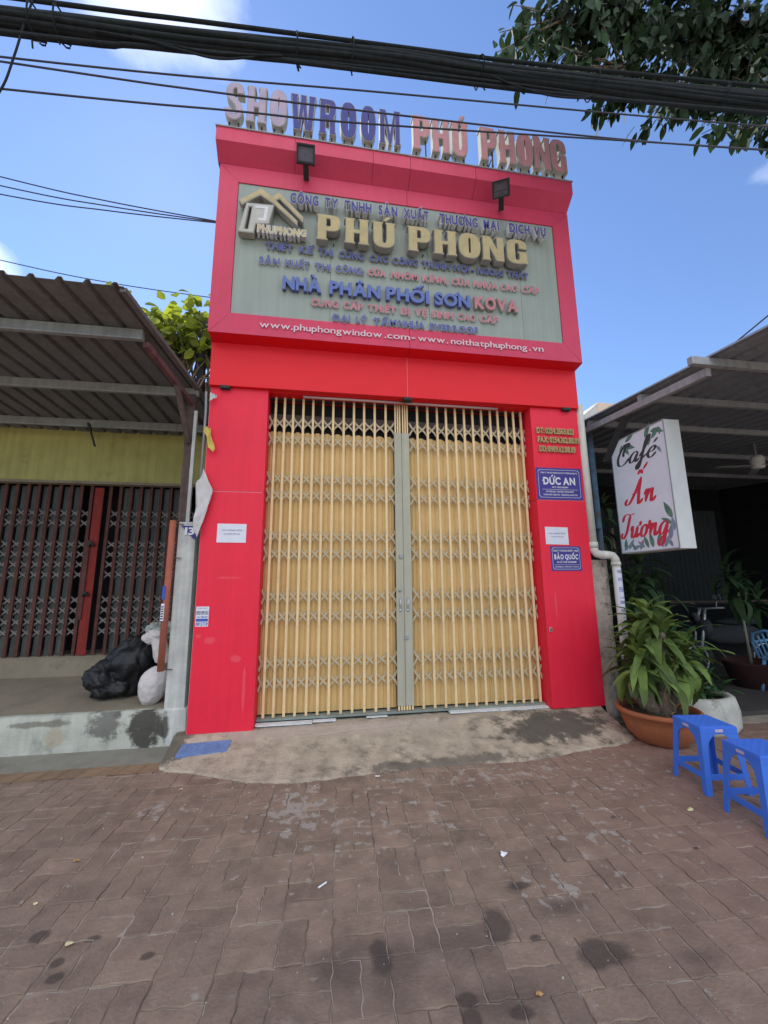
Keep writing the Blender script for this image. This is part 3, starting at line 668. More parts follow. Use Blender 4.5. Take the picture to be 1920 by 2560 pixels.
# ------------------------------------------------------------------ folding gate
gate = thing('folding_gate', 'cream folding lattice gate with grey double centre stile, closed', 'gate', (0, .15, .03))
gz0, gz1 = .045, 3.352
sl_x = [-1.452,-1.355,-1.257,-1.152,-1.044,-.935,-.824,-.705,-.588,-.468,-.348,-.222, .147,.266,.381,.494,.606,.716,.824,.935,1.039,1.141,1.244,1.342,1.437]
def chan(w_, d_, z0, z1):   # open U channel slat
    m_ = MB(); m_.box(-w_/2, w_/2, -d_, -d_+.003, z0, z1).box(-w_/2, -w_/2+.003, -d_+.003, 0, z0, z1).box(w_/2-.003, w_/2, -d_+.003, 0, z0, z1); return m_
slat_me = chan(.024, .018, gz0-.03, gz1-.03).mesh('slat', CREAM)
for x in sl_x:
    o = link('slat', slat_me, gate, (x+R.uniform(-.002, .002), 0-.004, 0), (0, R.uniform(-.0015, .0015), 0))
    rv = MB()
# rivets joined into small dots per slat
rv_me = MB()
for z in (.03, .08, .43, .86, 1.35, 1.82, 2.25, 2.70): rv_me.tube([(0, -.0235, z), (0, -.0215, z)], .0032, 6)
rv_m = rv_me.mesh('rivets', STEEL)
for s in [c for c in gate.children if c.name.startswith('slat')]: link('rivets', rv_m, s)
# lattice crosses
rows = (3.067, 2.875, 2.434, 2.252, 1.811, 1.627, 1.19, .99, .542, .355)
cols = [(-1.512, sl_x[0])]+[(a, b) for a, b in zip(sl_x[:12], sl_x[1:12])]+[(sl_x[11], -.122)]+[(.06, sl_x[12])]+[(a, b) for a, b in zip(sl_x[12:], sl_x[13:])]+[(sl_x[-1], 1.49)]
def cross_mesh(wd, h, sgn):
    m_ = MB()
    for s, yy in ((1, .004), (-1, .0095)):
        pts = []
        for k in range(7):
            t = k/6; x = (t-.5)*wd*s; z = (.5-t)*h; x += .12*wd*math.sin(t*math.pi*2)*-s*.6
            pts.append((x, yy, z))
        for a, b in zip(pts, pts[1:]):
            pass
        n = len(m_.v); hw = .0098
        for i, p in enumerate(pts):
            a = Vector(pts[max(i-1, 0)]); b = Vector(pts[min(i+1, 6)]); d = (b-a).normalized(); nn = Vector((-d.z, 0, d.x))*hw
            for q, y_ in ((-1, 0), (1, 0), (1, .0035), (-1, .0035)): m_.v.append((p[0]+nn.x*q, p[1]+y_, p[2]+nn.z*q))
        for i in range(6):
            for j in range(4): a = n+i*4+j; b = n+i*4+(j+1) % 4; m_.f.append((a, b, b+4, a+4))
    return m_
_cm = {}
for x0, x1 in cols:
    wd = x1-x0
    for zz in rows:
        k = round(wd, 2)
        if k not in _cm: _cm[k] = cross_mesh(k*1.0, .150, 1).mesh('lattice_cross', LINK)
        link('lattice_cross', _cm[k], gate, ((x0+x1)/2, 0, zz-.03+R.uniform(-.003, .003)))
# corrugated leaves behind
for i, (x0, x1) in enumerate(cols):
    m_ = MB(); n = 12; 
    for zi, z in enumerate((gz0+.01, 2.985)):
        for k in range(n+1):
            x = x0+(x1-x0)*k/n-.002; y = .205+(.006 if k % 3 == 0 else 0)+(.004 if k % 2 else 0)+R.uniform(0, .001)
            zt = z - (0 if zi == 0 else .03*(2*k/n-1)**2)
            m_.v.append((x, y, zt))
    for k in range(n): m_.f.append((k, k+1, k+n+2, k+n+1))
    m_.build('sheet_leaf', SHEET, gate)
# centre stiles
for a, b in ((-.128, -.045), (-.042, .044)):
    st_ = MB(); st_.box(a, b, .120, .145, .085, 3.005); st_.build('stile', STILE, gate, bevel=.004)
for x in (-.112, -.085, -.06, -.025, .002, .028):
    box('stile_bar', x-.008, x+.008, .128, .146, 3.005, gz1, CREAM, gate)
for x in (-.113, -.083, -.058, -.028, -.002, .03): box('stile_foot', x-.009, x+.009, .124, .144, .045, .085, CREAM, gate)
for x in (-.086, -.006):
    h_ = MB(); h_.tube([(x, .118, 1.06), (x, .100, 1.065), (x, .098, 1.14), (x, .118, 1.15)], .005, 8); h_.build('handle', CHROME, gate, True)
    box('handle_plate', x-.014, x+.014, .1165, .1195, 1.02, 1.17, STEEL, gate, bevel=.002)
    MB().tube([(x, .1165, 1.035), (x, .110, 1.035)], .012, 12).build('handle_rose', CHROME, gate, True)
for x, z in ((-.072, 1.60), (-.028, .76)): box('latch', x-.02, x+.02, .105, .1195, z-.02, z+.02, STEEL, gate, bevel=.003); 
MB().tube([(-.09, .118, 1.24), (-.09, .107, 1.24)], .014, 12).build('keyhole', STEEL, gate, True)
box('dark_gap', -1.51, 1.485, .27, .30, 0, 3.355, DWALL, gate)  # near-black sheet standing in for the shade behind the gate
box('inner_beam', -1.51, 1.485, .215, .235, 3.07, 3.19, mat('inner_beam', (.10, .08, .07), .7), gate)
box('top_track', -1.51, 1.485, .14, .20, 3.335, 3.3515, DARKM, gate)
box('floor_rail', -1.512, 1.487, .12, .25, .018, .038, mat('rail', (.22, .25, .22), .5, .2, 12), gate)
thr = thing('threshold', None, None); thr['kind'] = 'structure'
tiles = [(-1.51, -.98, .035, .115, -.003, .010), (-.975, -.75, .06, .115, 0, .012), (-.45, -.24, .085, .115, .004, .014), (.40, .93, .055, .117, .006, .020), (.935, 1.30, .045, .117, .006, .021), (1.305, 1.485, .05, .117, .006, .021)]
for a, b, c, d, e, f in tiles:
    m_ = MB(); nn = 10; pts = [(a+(b-a)*i/nn, c+.018*noise.noise((a+i*.7, 3, 0))) for i in range(nn+1)]+[(b, d), (a, d)]
    k = len(pts); m_.v = [(x, y, e) for x, y in pts]+[(x, y, f) for x, y in pts]; m_.f = [tuple(range(k, 2*k))]+[(i, (i+1) % k, (i+1) % k+k, i+k) for i in range(k)]
    m_.build('marble_tile', TILE, thr)

# ------------------------------------------------------------------ plates and papers on the pillars
def flatsheet(name, label, cat, x0, x1, z0, z1, m, skew=0, thick=.003, group=None):
    t = thing(name, label, cat, ((x0+x1)/2, -.006, z0), group)
    m_ = MB(); v = [(x0, z0), (x1, z0+skew), (x1, z1+skew), (x0, z1)]; m_.v = [(x, -.006-thick, z) for x, z in v]+[(x, -.0065, z) for x, z in v]; m_.f = [(0,1,2,3),(0,4,5,1),(1,5,6,2),(2,6,7,3),(3,7,4,0)]
    m_.build('plate' if cat == 'plaque' else 'sheet', m, t); return t
def rim(t, x0, x1, z0, z1, c, m, y):
    pts = [(x0+c,z0),(x1-c,z0),(x1,z0+c),(x1,z1-c),(x1-c,z1),(x0+c,z1),(x0,z1-c),(x0,z0+c)]; n = len(pts); m_ = MB(); e = .004; cx_, cz_ = (x0+x1)/2, (z0+z1)/2
    m_.v = [(x, y, z) for x, z in pts]+[(x-math.copysign(e, x-cx_), y, z-math.copysign(e, z-cz_)) for x, z in pts]
    m_.f = [(i, (i+1) % n, (i+1) % n+n, i+n) for i in range(n)]; m_.build('border_line', m, t)
t = flatsheet('name_plate', 'purple blue plaque reading ĐỨC AN, upper of two on the right pillar', 'plaque', 1.500, 2.070, 2.243, 2.622, PLATEB)
y_ = -.0105
rim(t, 1.525, 2.045, 2.268, 2.598, .02, TRIMW, y_)
flat_text('lettering', 'CÔNG TY TNHH XÂY DỰNG SẢN XUẤT THƯƠNG MẠI DỊCH VỤ', 1.555, 2.02, 2.553, .017, y_, TRIMW, t)
flat_text('name_lettering', 'ĐỨC AN', 1.585, 1.985, 2.425, .082, y_, TRIMW, t, off=.038)
flat_text('lettering', 'MST: 3502403894', 1.69, 1.89, 2.382, .018, y_, TRIMW, t)
box('rule', 1.565, 2.01, y_, y_+.001, 2.362, 2.3655, TRIMW, t)
flat_text('lettering', '153/5 BÌNH GIÃ - PHƯỜNG THỐNG NHẤT'.replace('Ờ', 'Ơ'), 1.61, 1.96, 2.330, .018, y_, TRIMW, t)
flat_text('lettering', 'THÀNH PHỐ VŨNG TÀU - TỈNH BÀ RỊA VŨNG TÀU', 1.575, 2.00, 2.293, .018, y_, TRIMW, t)
t = flatsheet('name_plate', 'smaller purple plaque reading BẢO QUỐC, below the white notice', 'plaque', 1.604, 1.974, 1.436, 1.711, PLATEB)
rim(t, 1.622, 1.956, 1.453, 1.694, .016, TRIMW, y_)
flat_text('lettering', 'CÔNG TY TNHH BAO BÌ GIẤY - NHỰA', 1.635, 1.945, 1.650, .020, y_, TRIMW, t)
flat_text('name_lettering', 'BẢO QUỐC', 1.645, 1.935, 1.566, .052, y_, TRIMW, t, off=.038)
flat_text('lettering', 'MÃ SỐ THUẾ: 3502010089', 1.675, 1.91, 1.524, .019, y_, TRIMW, t)
box('rule', 1.64, 1.94, y_, y_+.001, 1.502, 1.5045, TRIMW, t)
flat_text('lettering', 'SỐ 643 ĐƯỜNG 30, P. THỐNG NHẤT, TP. VŨNG TÀU'.replace('Ờ', 'Ơ'), 1.645, 1.935, 1.474, .013, y_, TRIMW, t)
for x0, x1, z0, z1, lab in ((1.560, 1.838, 1.732, 1.929, 'white rental notice on the right pillar, between the two plaques'), (-1.945, -1.668, 1.724, 1.911, 'white rental notice taped to the left red pillar')):
    t = flatsheet('paper_notice', lab, 'notice', x0, x1, z0, z1, PAPER, R.uniform(-.006, .004), group='white rental notices'); w_ = x1-x0
    flat_text('lettering', 'CHO THUÊ MẶT BẰNG', x0+.16*w_, x1-.14*w_, z0+.115, .014, -.0105, INKG, t)
    flat_text('lettering', 'LH: 0907 599 626', x0+.24*w_, x1-.22*w_, z0+.078, .014, -.0105, INKG, t)
t = flatsheet('phone_sticker', 'small advert sticker with phone numbers low on the left red pillar', 'sticker', -2.088, -1.972, .925, 1.110, PAPER, thick=.001)
yy = -.0085
flat_text('lettering', 'CHO VAY', -2.075, -1.985, 1.088, .013, yy, INKG, t, .0003); flat_text('lettering', '0933 090 542', -2.083, -1.977, 1.035, .036, yy, INK, t, .0003)
flat_text('lettering', 'VAY TIỀN GÓP', -2.078, -1.982, 1.005, .016, yy, INKB, t, .0003); box('band', -2.084, -1.976, yy, yy+.0004, .972, .998, INKB, t); flat_text('lettering', '0907 55 77 89', -2.083, -1.977, .932, .032, yy, INKB, t, .0003)
# raised phone numbers
ph = thing('phone_lettering', 'three lines of bronze raised phone numbers at the top of the right pillar', 'sign', (1.55, -.006, 2.9))
for tx, a, b, z in (('ĐT: 0254.3563.823', 1.543, 2.015, 3.035), ('FAX: 0254.362.88.89', 1.548, 2.078, 2.925), ('DĐ: 0989.62.88.89', 1.560, 2.018, 2.812)):
    words = tx.split(' '); tot = 0; gl = []
    for w2 in words:
        for c in w2: g_ = glyph(c, .038); gl.append((c, tot-g_[3])); tot += g_[4]-g_[3]+.05
        tot += .2
    tot -= .25; s = (b-a)/tot
    for c, p in gl:
        ob = extrude_glyph(glyph(c, .038), s, .068/CAPH, a+p*s, z, -.030, .023).build('letter', GOLDP, ph)
# little wall box on the right pillar
t = thing('door_bell', 'tiny grey metal bell box on inner edge of the right red pillar', 'bell', (1.535, -.006, .80)); box('box', 1.515, 1.548, -.018, -.0065, .79, .835, STEEL, t, bevel=.002); box('button', 1.525, 1.540, -.022, -.0185, .80, .82, DARKM, t)

# torn banner along the left edge of the shop
def rag(name, outline, m, label, y0=-.05, fold=.02):
    t = thing(name, label, 'banner', (outline[0][0], y0, outline[0][1]))
    xs = [p[0] for p in outline]; zs = [p[1] for p in outline]; nrow = 26; m_ = MB()
    def span(z):
        X = []
        for (a, b), (c, d) in zip(outline, outline[1:]+outline[:1]):
            if (b-z)*(d-z) < 0: X.append(a+(c-a)*(z-b)/(d-b))
        return (min(X), max(X)) if len(X) > 1 else None
    zr_ = [min(zs)+.002+(max(zs)-min(zs)-.004)*i/nrow for i in range(nrow+1)]; prev = None
    for z in zr_:
        sp = span(z)
        if not sp: prev = None; continue
        row = []
        for k in range(7):
            x = sp[0]+(sp[1]-sp[0])*k/6; row.append(len(m_.v)); m_.v.append((x, y0-fold*abs(math.sin(x*90+z*7))-fold*noise.noise((x*20, z*9, 1)), z))
        if prev: 
            for k in range(6): m_.f.append((prev[k], prev[k+1], row[k+1], row[k]))
        prev = row
    o = m_.build('cloth', m, t, True); sm = o.modifiers.new('s', 'SOLIDIFY'); sm.thickness = .002; return t
rag('torn_banner', [(-2.10,2.46),(-2.06,2.37),(-2.05,2.34),(-1.995,2.235),(-2.06,1.95),(-2.115,1.76),(-2.155,1.85),(-2.15,2.10),(-2.16,2.31),(-2.12,2.36)], CLOTH, 'torn white cloth banner hanging down beside the left red pillar')
rag('torn_banner', [(-2.11,2.90),(-2.06,2.88),(-2.05,2.80),(-2.0,2.66),(-2.02,2.63),(-2.07,2.68),(-2.09,2.78),(-2.12,2.84)], YEL, 'small yellow and white rag tied at upper left pillar edge')
rag('torn_banner', [(-2.085,3.27),(-2.02,3.24),(-2.025,3.215),(-2.06,3.20),(-2.09,3.17)], CLOTH, 'scrap of white cloth at the top of the left red pillar')

# ------------------------------------------------------------------ left neighbour
plat = thing('raised_platform', 'raised concrete platform with stained pale kerb in front of the left shop', 'platform', (-3.5, .13, GZ))
fr_ = MB(); nx_ = 120
def kerbz(x): return .168+.010*noise.noise((x*4, 0, 7))
for i in range(nx_+1):
    x = -7+(4.82)*i/nx_
    for y, z in ((.115+.012*noise.noise((x*5, 1, 1)), GZ-.02), (.128+.010*noise.noise((x*5, 4, 1)), .02), (.128+.006*noise.noise((x*9, 8, 1)), kerbz(x)-.012), (.145, kerbz(x)), (.21, kerbz(x)-.002)): fr_.v.append((x, y, z))
for i in range(nx_):
    for j in range(4): a = i*5+j; fr_.f.append((a, a+5, a+6, a+1))
add_zone(KERB, -2.46, .03, .27, .20, (.05, .045, .035), .93, True, 3.4); add_zone(KERB, -2.86, .07, .20, .13, (.09, .085, .07), .75, True, 3.6); add_zone(KERB, -3.4, .10, .35, .03, (.12, .11, .08), .7, True, 2.5); add_zone(KERB, -3.25, -.02, .10, .08, (.40, .33, .22), .6, True, 2.5); add_zone(PILL, -2.33, .03, .05, .16, (.05, .045, .035), .9, True, 1.8)
fr_.build('kerb_face', KERB, plat, True)
tp = MB(); nx_, ny_ = 90, 26
for j in range(ny_+1):
    for i in range(nx_+1):
        x = -7+4.82*i/nx_; y = .205+1.33*j/ny_; tp.v.append((x, y, .163+.10*j/ny_+.007*noise.noise((x*2, y*3, 2))))
for j in range(ny_):
    for i in range(nx_): a = j*(nx_+1)+i; tp.f.append((a, a+1, a+nx_+2, a+nx_+1))
tp.build('platform_top', CONCD, plat, True)
ls = MB()
for i in range(51):
    x = -7+4.82*i/50; b = .03*noise.noise((x*2, 0, 3))
    for y, z in ((1.42+b, .25), (1.50+b*.6, .40), (1.53, .46), (1.75, .465)): ls.v.append((x, y, z+.01*noise.noise((x*6, z*5, 1))))
for i in range(50):
    for j in range(3): a = i*4+j; ls.f.append((a, a+4, a+5, a+1))
ls.build('sill', CONCD, plat, True)
post = thing('concrete_pillar', 'weathered pale concrete pillar between left shop and the red pillar', 'pillar', (-2.26, .2, 0))
pp = MB(); 
for z, xa, xb, y in ((-.14, -2.30, -2.135, .10), (-.02, -2.33, -2.14, .11), (.165, -2.355, -2.145, .12), (.175, -2.352, -2.172, .135), (1.0, -2.352, -2.18, .135), (1.945, -2.352, -2.185, .135)):
    pp.v += [(xa, y, z), (xb, y, z), (xb, .36, z), (xa, .36, z)]
for i in range(5):
    for j in range(4): a = i*4+j; b = i*4+(j+1) % 4; pp.f.append((a, b, b+4, a+4))
pp.f.append((20, 21, 22, 23)); pp.build('shaft', PILL, post, bevel=.006)
for z in (1.58, .53, 1.92): MB().tube([(-2.42, .105, z+.006), (-2.30, .118, z-.004)], .005, 6).build('wire_tie', BROWN, post)
t = thing('drain_pipe', 'terracotta orange plastic drain pipe tied to the pale concrete pillar', 'pipe', (-2.39, .09, .5))
MB().tube([(-2.393, .09, .52), (-2.392, .09, 1.95)], .030, 14).build('pipe', PVCO, t, True)
t2 = flatsheet('pipe_sticker', 'narrow white sticker strip on the orange drain pipe', 'sticker', -.03, .03, 0, .01, PAPER); 
for c in list(t2.children): bpy.data.objects.remove(c)
t2.location = (-2.405, .055, 1.0); box('sheet', -2.425, -2.395, .056, .059, .98, 1.14, PAPER, t2); box('sheet', -2.425, -2.397, .056, .059, 1.18, 1.31, INKB, t2)
for k in range(6): box('lettering', -2.422, -2.400, .0545, .0559, .995+k*.022, 1.007+k*.022, INK, t2)
t = thing('number_plate', 'torn blue house number plate on the concrete pillar top', 'plaque', (-2.22, .12, 1.8))
m_ = MB(); v = [(-2.325, 1.905), (-2.18, 1.90), (-2.165, 1.765), (-2.20, 1.772)]; m_.v = [(x, .124, z) for x, z in v]+[(x, .132, z) for x, z in v]; m_.f = [(3,2,1,0)[::-1], (0,4,5,1), (1,5,6,2), (2,6,7,3), (3,7,4,0)]; m_.build('plate', PLATEB, t)
flat_text('lettering', '13', -2.285, -2.195, 1.815, .07, .1225, WHITE, t, off=.038)
# steel posts, awning
aw = thing('corrugated_awning', 'dark corrugated metal awning over the left shop on steel beams', 'awning', (-4, .5, 3.4))
def xedge(y): 
    pts = [(-1.18, -2.455), (.3, -2.272), (1.6, -2.20)]
    if y <= .3: return -2.455+(.183)*(y+1.18)/1.48
    return -2.272+.072*(y-.3)/1.3
def zroof(y): return 3.555-.078*(y+1.18)
sh = MB(); prof = [(0, 0), (.030, 0), (.048, .030), (.072, .030), (.090, 0), (.19, 0)]
sx = []; k = 0
while k*.19 < 4.6:
    for a, b in prof[:-1]: sx.append((k*.19+a, b))
    k += 1
ys = [-1.18, -.7, -.2, .3, .8, 1.2, 1.62]
for y in ys:
    for s, h in sx: sh.v.append((xedge(y)-s, y, zroof(y)+h+.004*math.sin(s*2.3+y)))
n = len(sx)
for j in range(len(ys)-1):
    for i in range(n-1): a = j*n+i; sh.f.append((a, a+1, a+n+1, a+n))
o = sh.build('roof_sheet', ROOF, aw); o.modifiers.new('s', 'SOLIDIFY').thickness = .003
for y, xr in ((-.70, -2.50), (.22, -2.285), (1.12, -2.17)):
    box('beam', -7, xr, y, y+.045, zroof(y)-.098, zroof(y)-.004, GALVL, aw, bevel=.003)
    box('beam_lip', -7, xr-.002, y-.012, y, zroof(y)-.103, zroof(y)-.092, GALV, aw)
MB().bar((xedge(-1.1)-.02, -1.16, zroof(-1.16)-.012), (xedge(.3)-.02, .3, zroof(.3)-.012), .05, .035).bar((xedge(.3)-.02, .3, zroof(.3)-.012), (xedge(1.5)-.02, 1.5, zroof(1.5)-.012), .05, .035).build('edge_flashing', ROOF, aw)
MB().bar((-2.475, -.68, 3.385), (-2.335, .24, 3.30-.05), .05, .055).build('rafter', BROWNR, aw, bevel=.003)
MB().bar((-2.395, -.18, 3.36), (-2.335, .175, 2.80), .045, .05, up=(0, 1, .3)).build('brace', BROWN, aw, bevel=.003)
MB().box(-2.385, -2.305, .195, .265, 1.96, 3.36).build('post', BROWN, aw, bevel=.003)
MB().box(-2.300, -2.268, .17, .20, 1.945, 3.16).build('white_post_strip', PILL, aw)
MB().tube([(-2.22, .25, 3.35), (-2.17, .10, 3.33), (-2.145, .0, 3.30), (-2.14, .02, 3.1), (-2.142, .02, 2.2)], .012, 8).build('conduit', GALV, aw, True)
house = thing('left_shophouse', 'dim yellow green shophouse left of the red shop, behind an awning', 'building', (-4.5, 1.5, 0))
box('front_wall', -7.5, -2.46, 1.50, 1.60, 2.665, 3.42, YWALL, house); box('lintel_edge', -7.5, -2.46, 1.49, 1.60, 2.63, 2.664, CONCD, house)
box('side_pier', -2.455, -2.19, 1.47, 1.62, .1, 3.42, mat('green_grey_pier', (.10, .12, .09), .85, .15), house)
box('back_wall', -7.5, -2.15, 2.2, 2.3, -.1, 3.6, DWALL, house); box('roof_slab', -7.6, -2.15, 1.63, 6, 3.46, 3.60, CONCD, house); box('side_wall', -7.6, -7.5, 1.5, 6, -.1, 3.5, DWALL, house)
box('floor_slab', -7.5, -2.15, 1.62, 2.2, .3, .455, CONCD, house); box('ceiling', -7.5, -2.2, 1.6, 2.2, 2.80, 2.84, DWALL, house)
t = thing('hanging_hook', 'dark bent metal bracket hanging under the awning by the yellow wall', 'bracket', (-3.73, 1.1, 3.3)); MB().bar((-3.76, 1.0, 3.27), (-3.73, 1.0, 3.18), .05, .02).bar((-3.73, 1.0, 3.18), (-3.66, 1.0, 2.98), .028, .012).build('blade', DARKM, t)
# red brown lattice gate
g2 = thing('lattice_gate', 'red brown folding lattice gate with grey sheets and red centre stile', 'gate', (-4, 1.62, .46))
sm_ = MB(); sm_.box(-.019, .019, -.012, .012, .005, 2.32); slm = sm_.mesh('slat', GATER)
cm2 = cross_mesh(.126, .135, 1).mesh('lattice_cross', LINKG)
cpx = -3.835; xs = []; x = -3.72
while x < -2.50: xs.append(x); x += .126
x = -3.95
while x > -7.0: xs.append(x); x -= .126
rows2 = [2.26-.46, 2.13-.46, 1.85-.46, 1.72-.46, 1.59-.46, 1.46-.46, 1.14-.46, 1.01-.46, .88-.46, .75-.46]
nc = 0
for i, x in enumerate(xs):
    link('slat', slm, g2, (x+4+R.uniform(-.004, .004), 0, 0), (0, R.uniform(-.003, .003), 0))
    if x > -6.4:
        for zz in rows2: link('lattice_cross', cm2, g2, (x+4+(.063 if x > cpx else -.063), .014, zz)); nc += 1
for x in xs:
    if abs(x-cpx) < .2 and R.random() < .9 or R.random() < .08: continue
    m_ = MB()
    for z in (.47, 2.62):
        for k in range(7): m_.v.append((x+.02+.086*k/6, 1.67+(.012 if k % 2 else 0), z))
    for k in range(6): m_.f.append((k, k+1, k+8, k+7))
    m_.build('sheet_leaf', SHEETG, g2)
MB().box(cpx-.065, cpx+.045, 1.585, 1.60, .47, 2.60).build('stile', GATEP, g2, bevel=.003)
MB().box(cpx-.10, cpx-.045, 1.570, 1.584, .9, 1.9).build('stile_strap', GATER, g2, bevel=.003)
for z in (1.85, 1.22): MB().tube([(cpx-.05, 1.56, z-.03), (cpx-.02, 1.55, z+.02), (cpx+.01, 1.56, z-.03)], .018, 8).build('padlock', DARKM, g2, True)

# rubbish: bags and a sack
def blob(name, c, rad, m, label, cat, zfloor, seed, amp=.35, part='bag', extra=None, freq=3.2, parent=None, lean=(0, 0)):
    bm_ = bmesh.new(); bmesh.ops.create_icosphere(bm_, subdivisions=5, radius=1)
    for v in bm_.verts:
        p = v.co.copy(); rdg = 1-abs(noise.noise(p*freq+Vector((seed, 0, 0))))*2+(.9*math.sin(math.atan2(p.y, p.x)*13+seed+3*noise.noise(p*2))*max(0, p.z+.4) if part == 'bag' else 0); f = 1+amp*.5*noise.noise(p*1.4+Vector((seed, 2, 0)))+amp*.16*rdg
        if extra: f *= extra(p)
        v.co = Vector((p.x*rad[0]*f+c[0]+lean[0]*p.z, p.y*rad[1]*f+c[1]+lean[1]*p.z, p.z*rad[2]*f+c[2])); v.co.z = max(v.co.z, zfloor+.004*rdg)
    me = bpy.data.meshes.new(part); 
    t = parent or thing(name, label, cat, (c[0], c[1], zfloor))
    for v in bm_.verts: v.co -= origin(t)
    bm_.to_mesh(me); bm_.free(); me.materials.append(m); me.polygons.foreach_set('use_smooth', [True]*len(me.polygons)); link(part, me, t); return t
zf = .205
t = blob('rubbish_bag', (-2.87, .72, .52), (.26, .26, .39), BAG, 'tall black plastic rubbish bag slumped against the lattice gate', 'rubbish bag', zf, 5.5, .55, extra=lambda p: 1-.35*max(0, p.z), lean=(.10, .0))
t = blob('rubbish_bag', (-3.03, .64, .34), (.22, .22, .19), BAG, 'low black rubbish bag lying left of the tall one', 'rubbish bag', zf, 9.1, .6)
t = blob('rubbish_bag', (-2.66, .85, .80), (.16, .14, .10), mat('clear_bag', (.34, .36, .32), .3, .2, 14, .006, 20), 'small crumpled translucent bag on top of the black bags', 'rubbish bag', .6, 2.1, .7)
t = blob('white_sack', (-2.535, .36, .37), (.135, .13, .21), SACK, 'full white woven sack tied at the neck behind the orange pipe', 'sack', .165, 3.3, .25, part='sack', extra=lambda p: 1-.30*max(0, p.z), lean=(.03, 0))
blob('', (-2.50, .37, .68), (.075, .07, .16), SACK, '', '', .55, 7.3, .5, part='sack_neck', parent=t, lean=(-.05, 0)); blob('', (-2.57, .37, .80), (.09, .06, .06), SACK, '', '', .7, 1.3, .8, part='sack_mouth', parent=t)

# blue lid in the apron
t = thing('meter_lid', 'flat blue water meter lid set in concrete below the left pillar', 'lid', (-1.88, -.12, -.09))
def lidz(x, y): return -.0875+(y+.2)*.34
m_ = MB(); v = [(-2.10, -.275), (-1.69, -.26), (-1.68, -.125), (-2.085, -.14)]; m_.v = [(x, y, lidz(x, y)+.022) for x, y in v]+[(x, y, lidz(x, y)-.03) for x, y in v]; m_.f = [(0,1,2,3),(0,4,5,1),(1,5,6,2),(2,6,7,3),(3,7,4,0)]; m_.build('lid', MANH, t, bevel=.004)
for c0, rr in ((-1.99, .05), (-1.83, .055)):
    m_ = MB(); m_.tube([(c0+rr*math.cos(a*.35), -.20+rr*.9*math.sin(a*.35), lidz(0, -.20+rr*.9*math.sin(a*.35))+.0235) for a in range(19)], .0022, 5); m_.build('raised_ring', MANH, t)

# ------------------------------------------------------------------ right side: cafe
caf = thing('cafe_shelter', 'open dark cafe shelter with blue grey corrugated roof right of the red shop', 'building', (5, 1, 0))
def zr_(y): return 3.345+.066*(y-.1)
sh = MB(); sx = []; k = 0
while k*.2 < 7:
    for a, b in ((0, 0), (.03, .032), (.06, .032), (.09, 0)): sx.append((k*.2+a, b))
    k += 1
ys = [-2.6, -1.6, -.6, .4, 1.4, 3, 5]
for y in ys:
    for s, h in sx: sh.v.append((2.395+s, y, zr_(y)+h))
n = len(sx)
for j in range(len(ys)-1):
    for i in range(n-1): a = j*n+i; sh.f.append((a, a+1, a+n+1, a+n))
o = sh.build('roof_sheet', ROOFR, caf); o.modifiers.new('s', 'SOLIDIFY').thickness = .003
for y, xl in ((-1.42, 2.22), (-.62, 2.42), (.22, 2.42), (1.4, 2.4), (2.8, 2.4)):
    box('purlin', xl, 9, y, y+.05, zr_(y)-.075, zr_(y)-.003, GALV, caf, bevel=.003)
MB().bar((2.43, .45, zr_(.45)-.12), (2.43, -1.37, zr_(-1.37)-.115), .05, .075).build('rafter', GALV, caf, bevel=.003)
box('bracket', 2.12, 2.45, .33, .40, 3.20, 3.27, GALV, caf)
MB().bar((2.47, -.42, 3.25), (2.46, .04, 2.74), .012, .10, up=(1, 0, 0)).build('dark_strut', DARKM, caf)
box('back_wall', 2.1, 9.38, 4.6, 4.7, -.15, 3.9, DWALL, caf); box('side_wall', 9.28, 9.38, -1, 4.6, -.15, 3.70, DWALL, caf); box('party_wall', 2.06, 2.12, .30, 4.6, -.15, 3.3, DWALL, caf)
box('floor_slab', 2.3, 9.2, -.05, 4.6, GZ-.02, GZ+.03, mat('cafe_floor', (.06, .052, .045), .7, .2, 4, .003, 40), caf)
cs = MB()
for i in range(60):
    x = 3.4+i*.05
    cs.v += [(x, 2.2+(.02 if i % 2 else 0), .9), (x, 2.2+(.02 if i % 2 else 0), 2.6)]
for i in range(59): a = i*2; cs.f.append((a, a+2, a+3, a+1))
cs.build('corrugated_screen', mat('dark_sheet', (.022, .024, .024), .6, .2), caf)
box('counter', 3.2, 7.0, 1.6, 1.68, .97, 1.0, BROWN, caf)
# stub of old stucco wall beside the red pillar
t = thing('stucco_wall', 'peeling stained stucco wall stub beside the right red pillar', 'wall', (2.2, .1, -.1))
m_ = MB(); nx_, nz_ = 8, 40
for k in range(nz_+1):
    z = -.16+1.72*k/nz_; 
    for x, y in ((2.108, .03), (2.16, .028), (2.22, .03), (2.30, .03), (2.335, .05), (2.335, .4)): m_.v.append((x+.008*noise.noise((x, z*6, 1))*(x > 2.2)+(max(0, .18-z)*.20 if x > 2.2 else 0), y-.010*noise.noise((x*12, z*9, 2))-max(0, .18-z)*.15, z))
for k in range(nz_):
    for j in range(5): a = k*6+j; m_.f.append((a, a+1, a+7, a+6))
m_.f.append(tuple(range(nz_*6, nz_*6+6))); m_.build('wall', STUCCO, t)
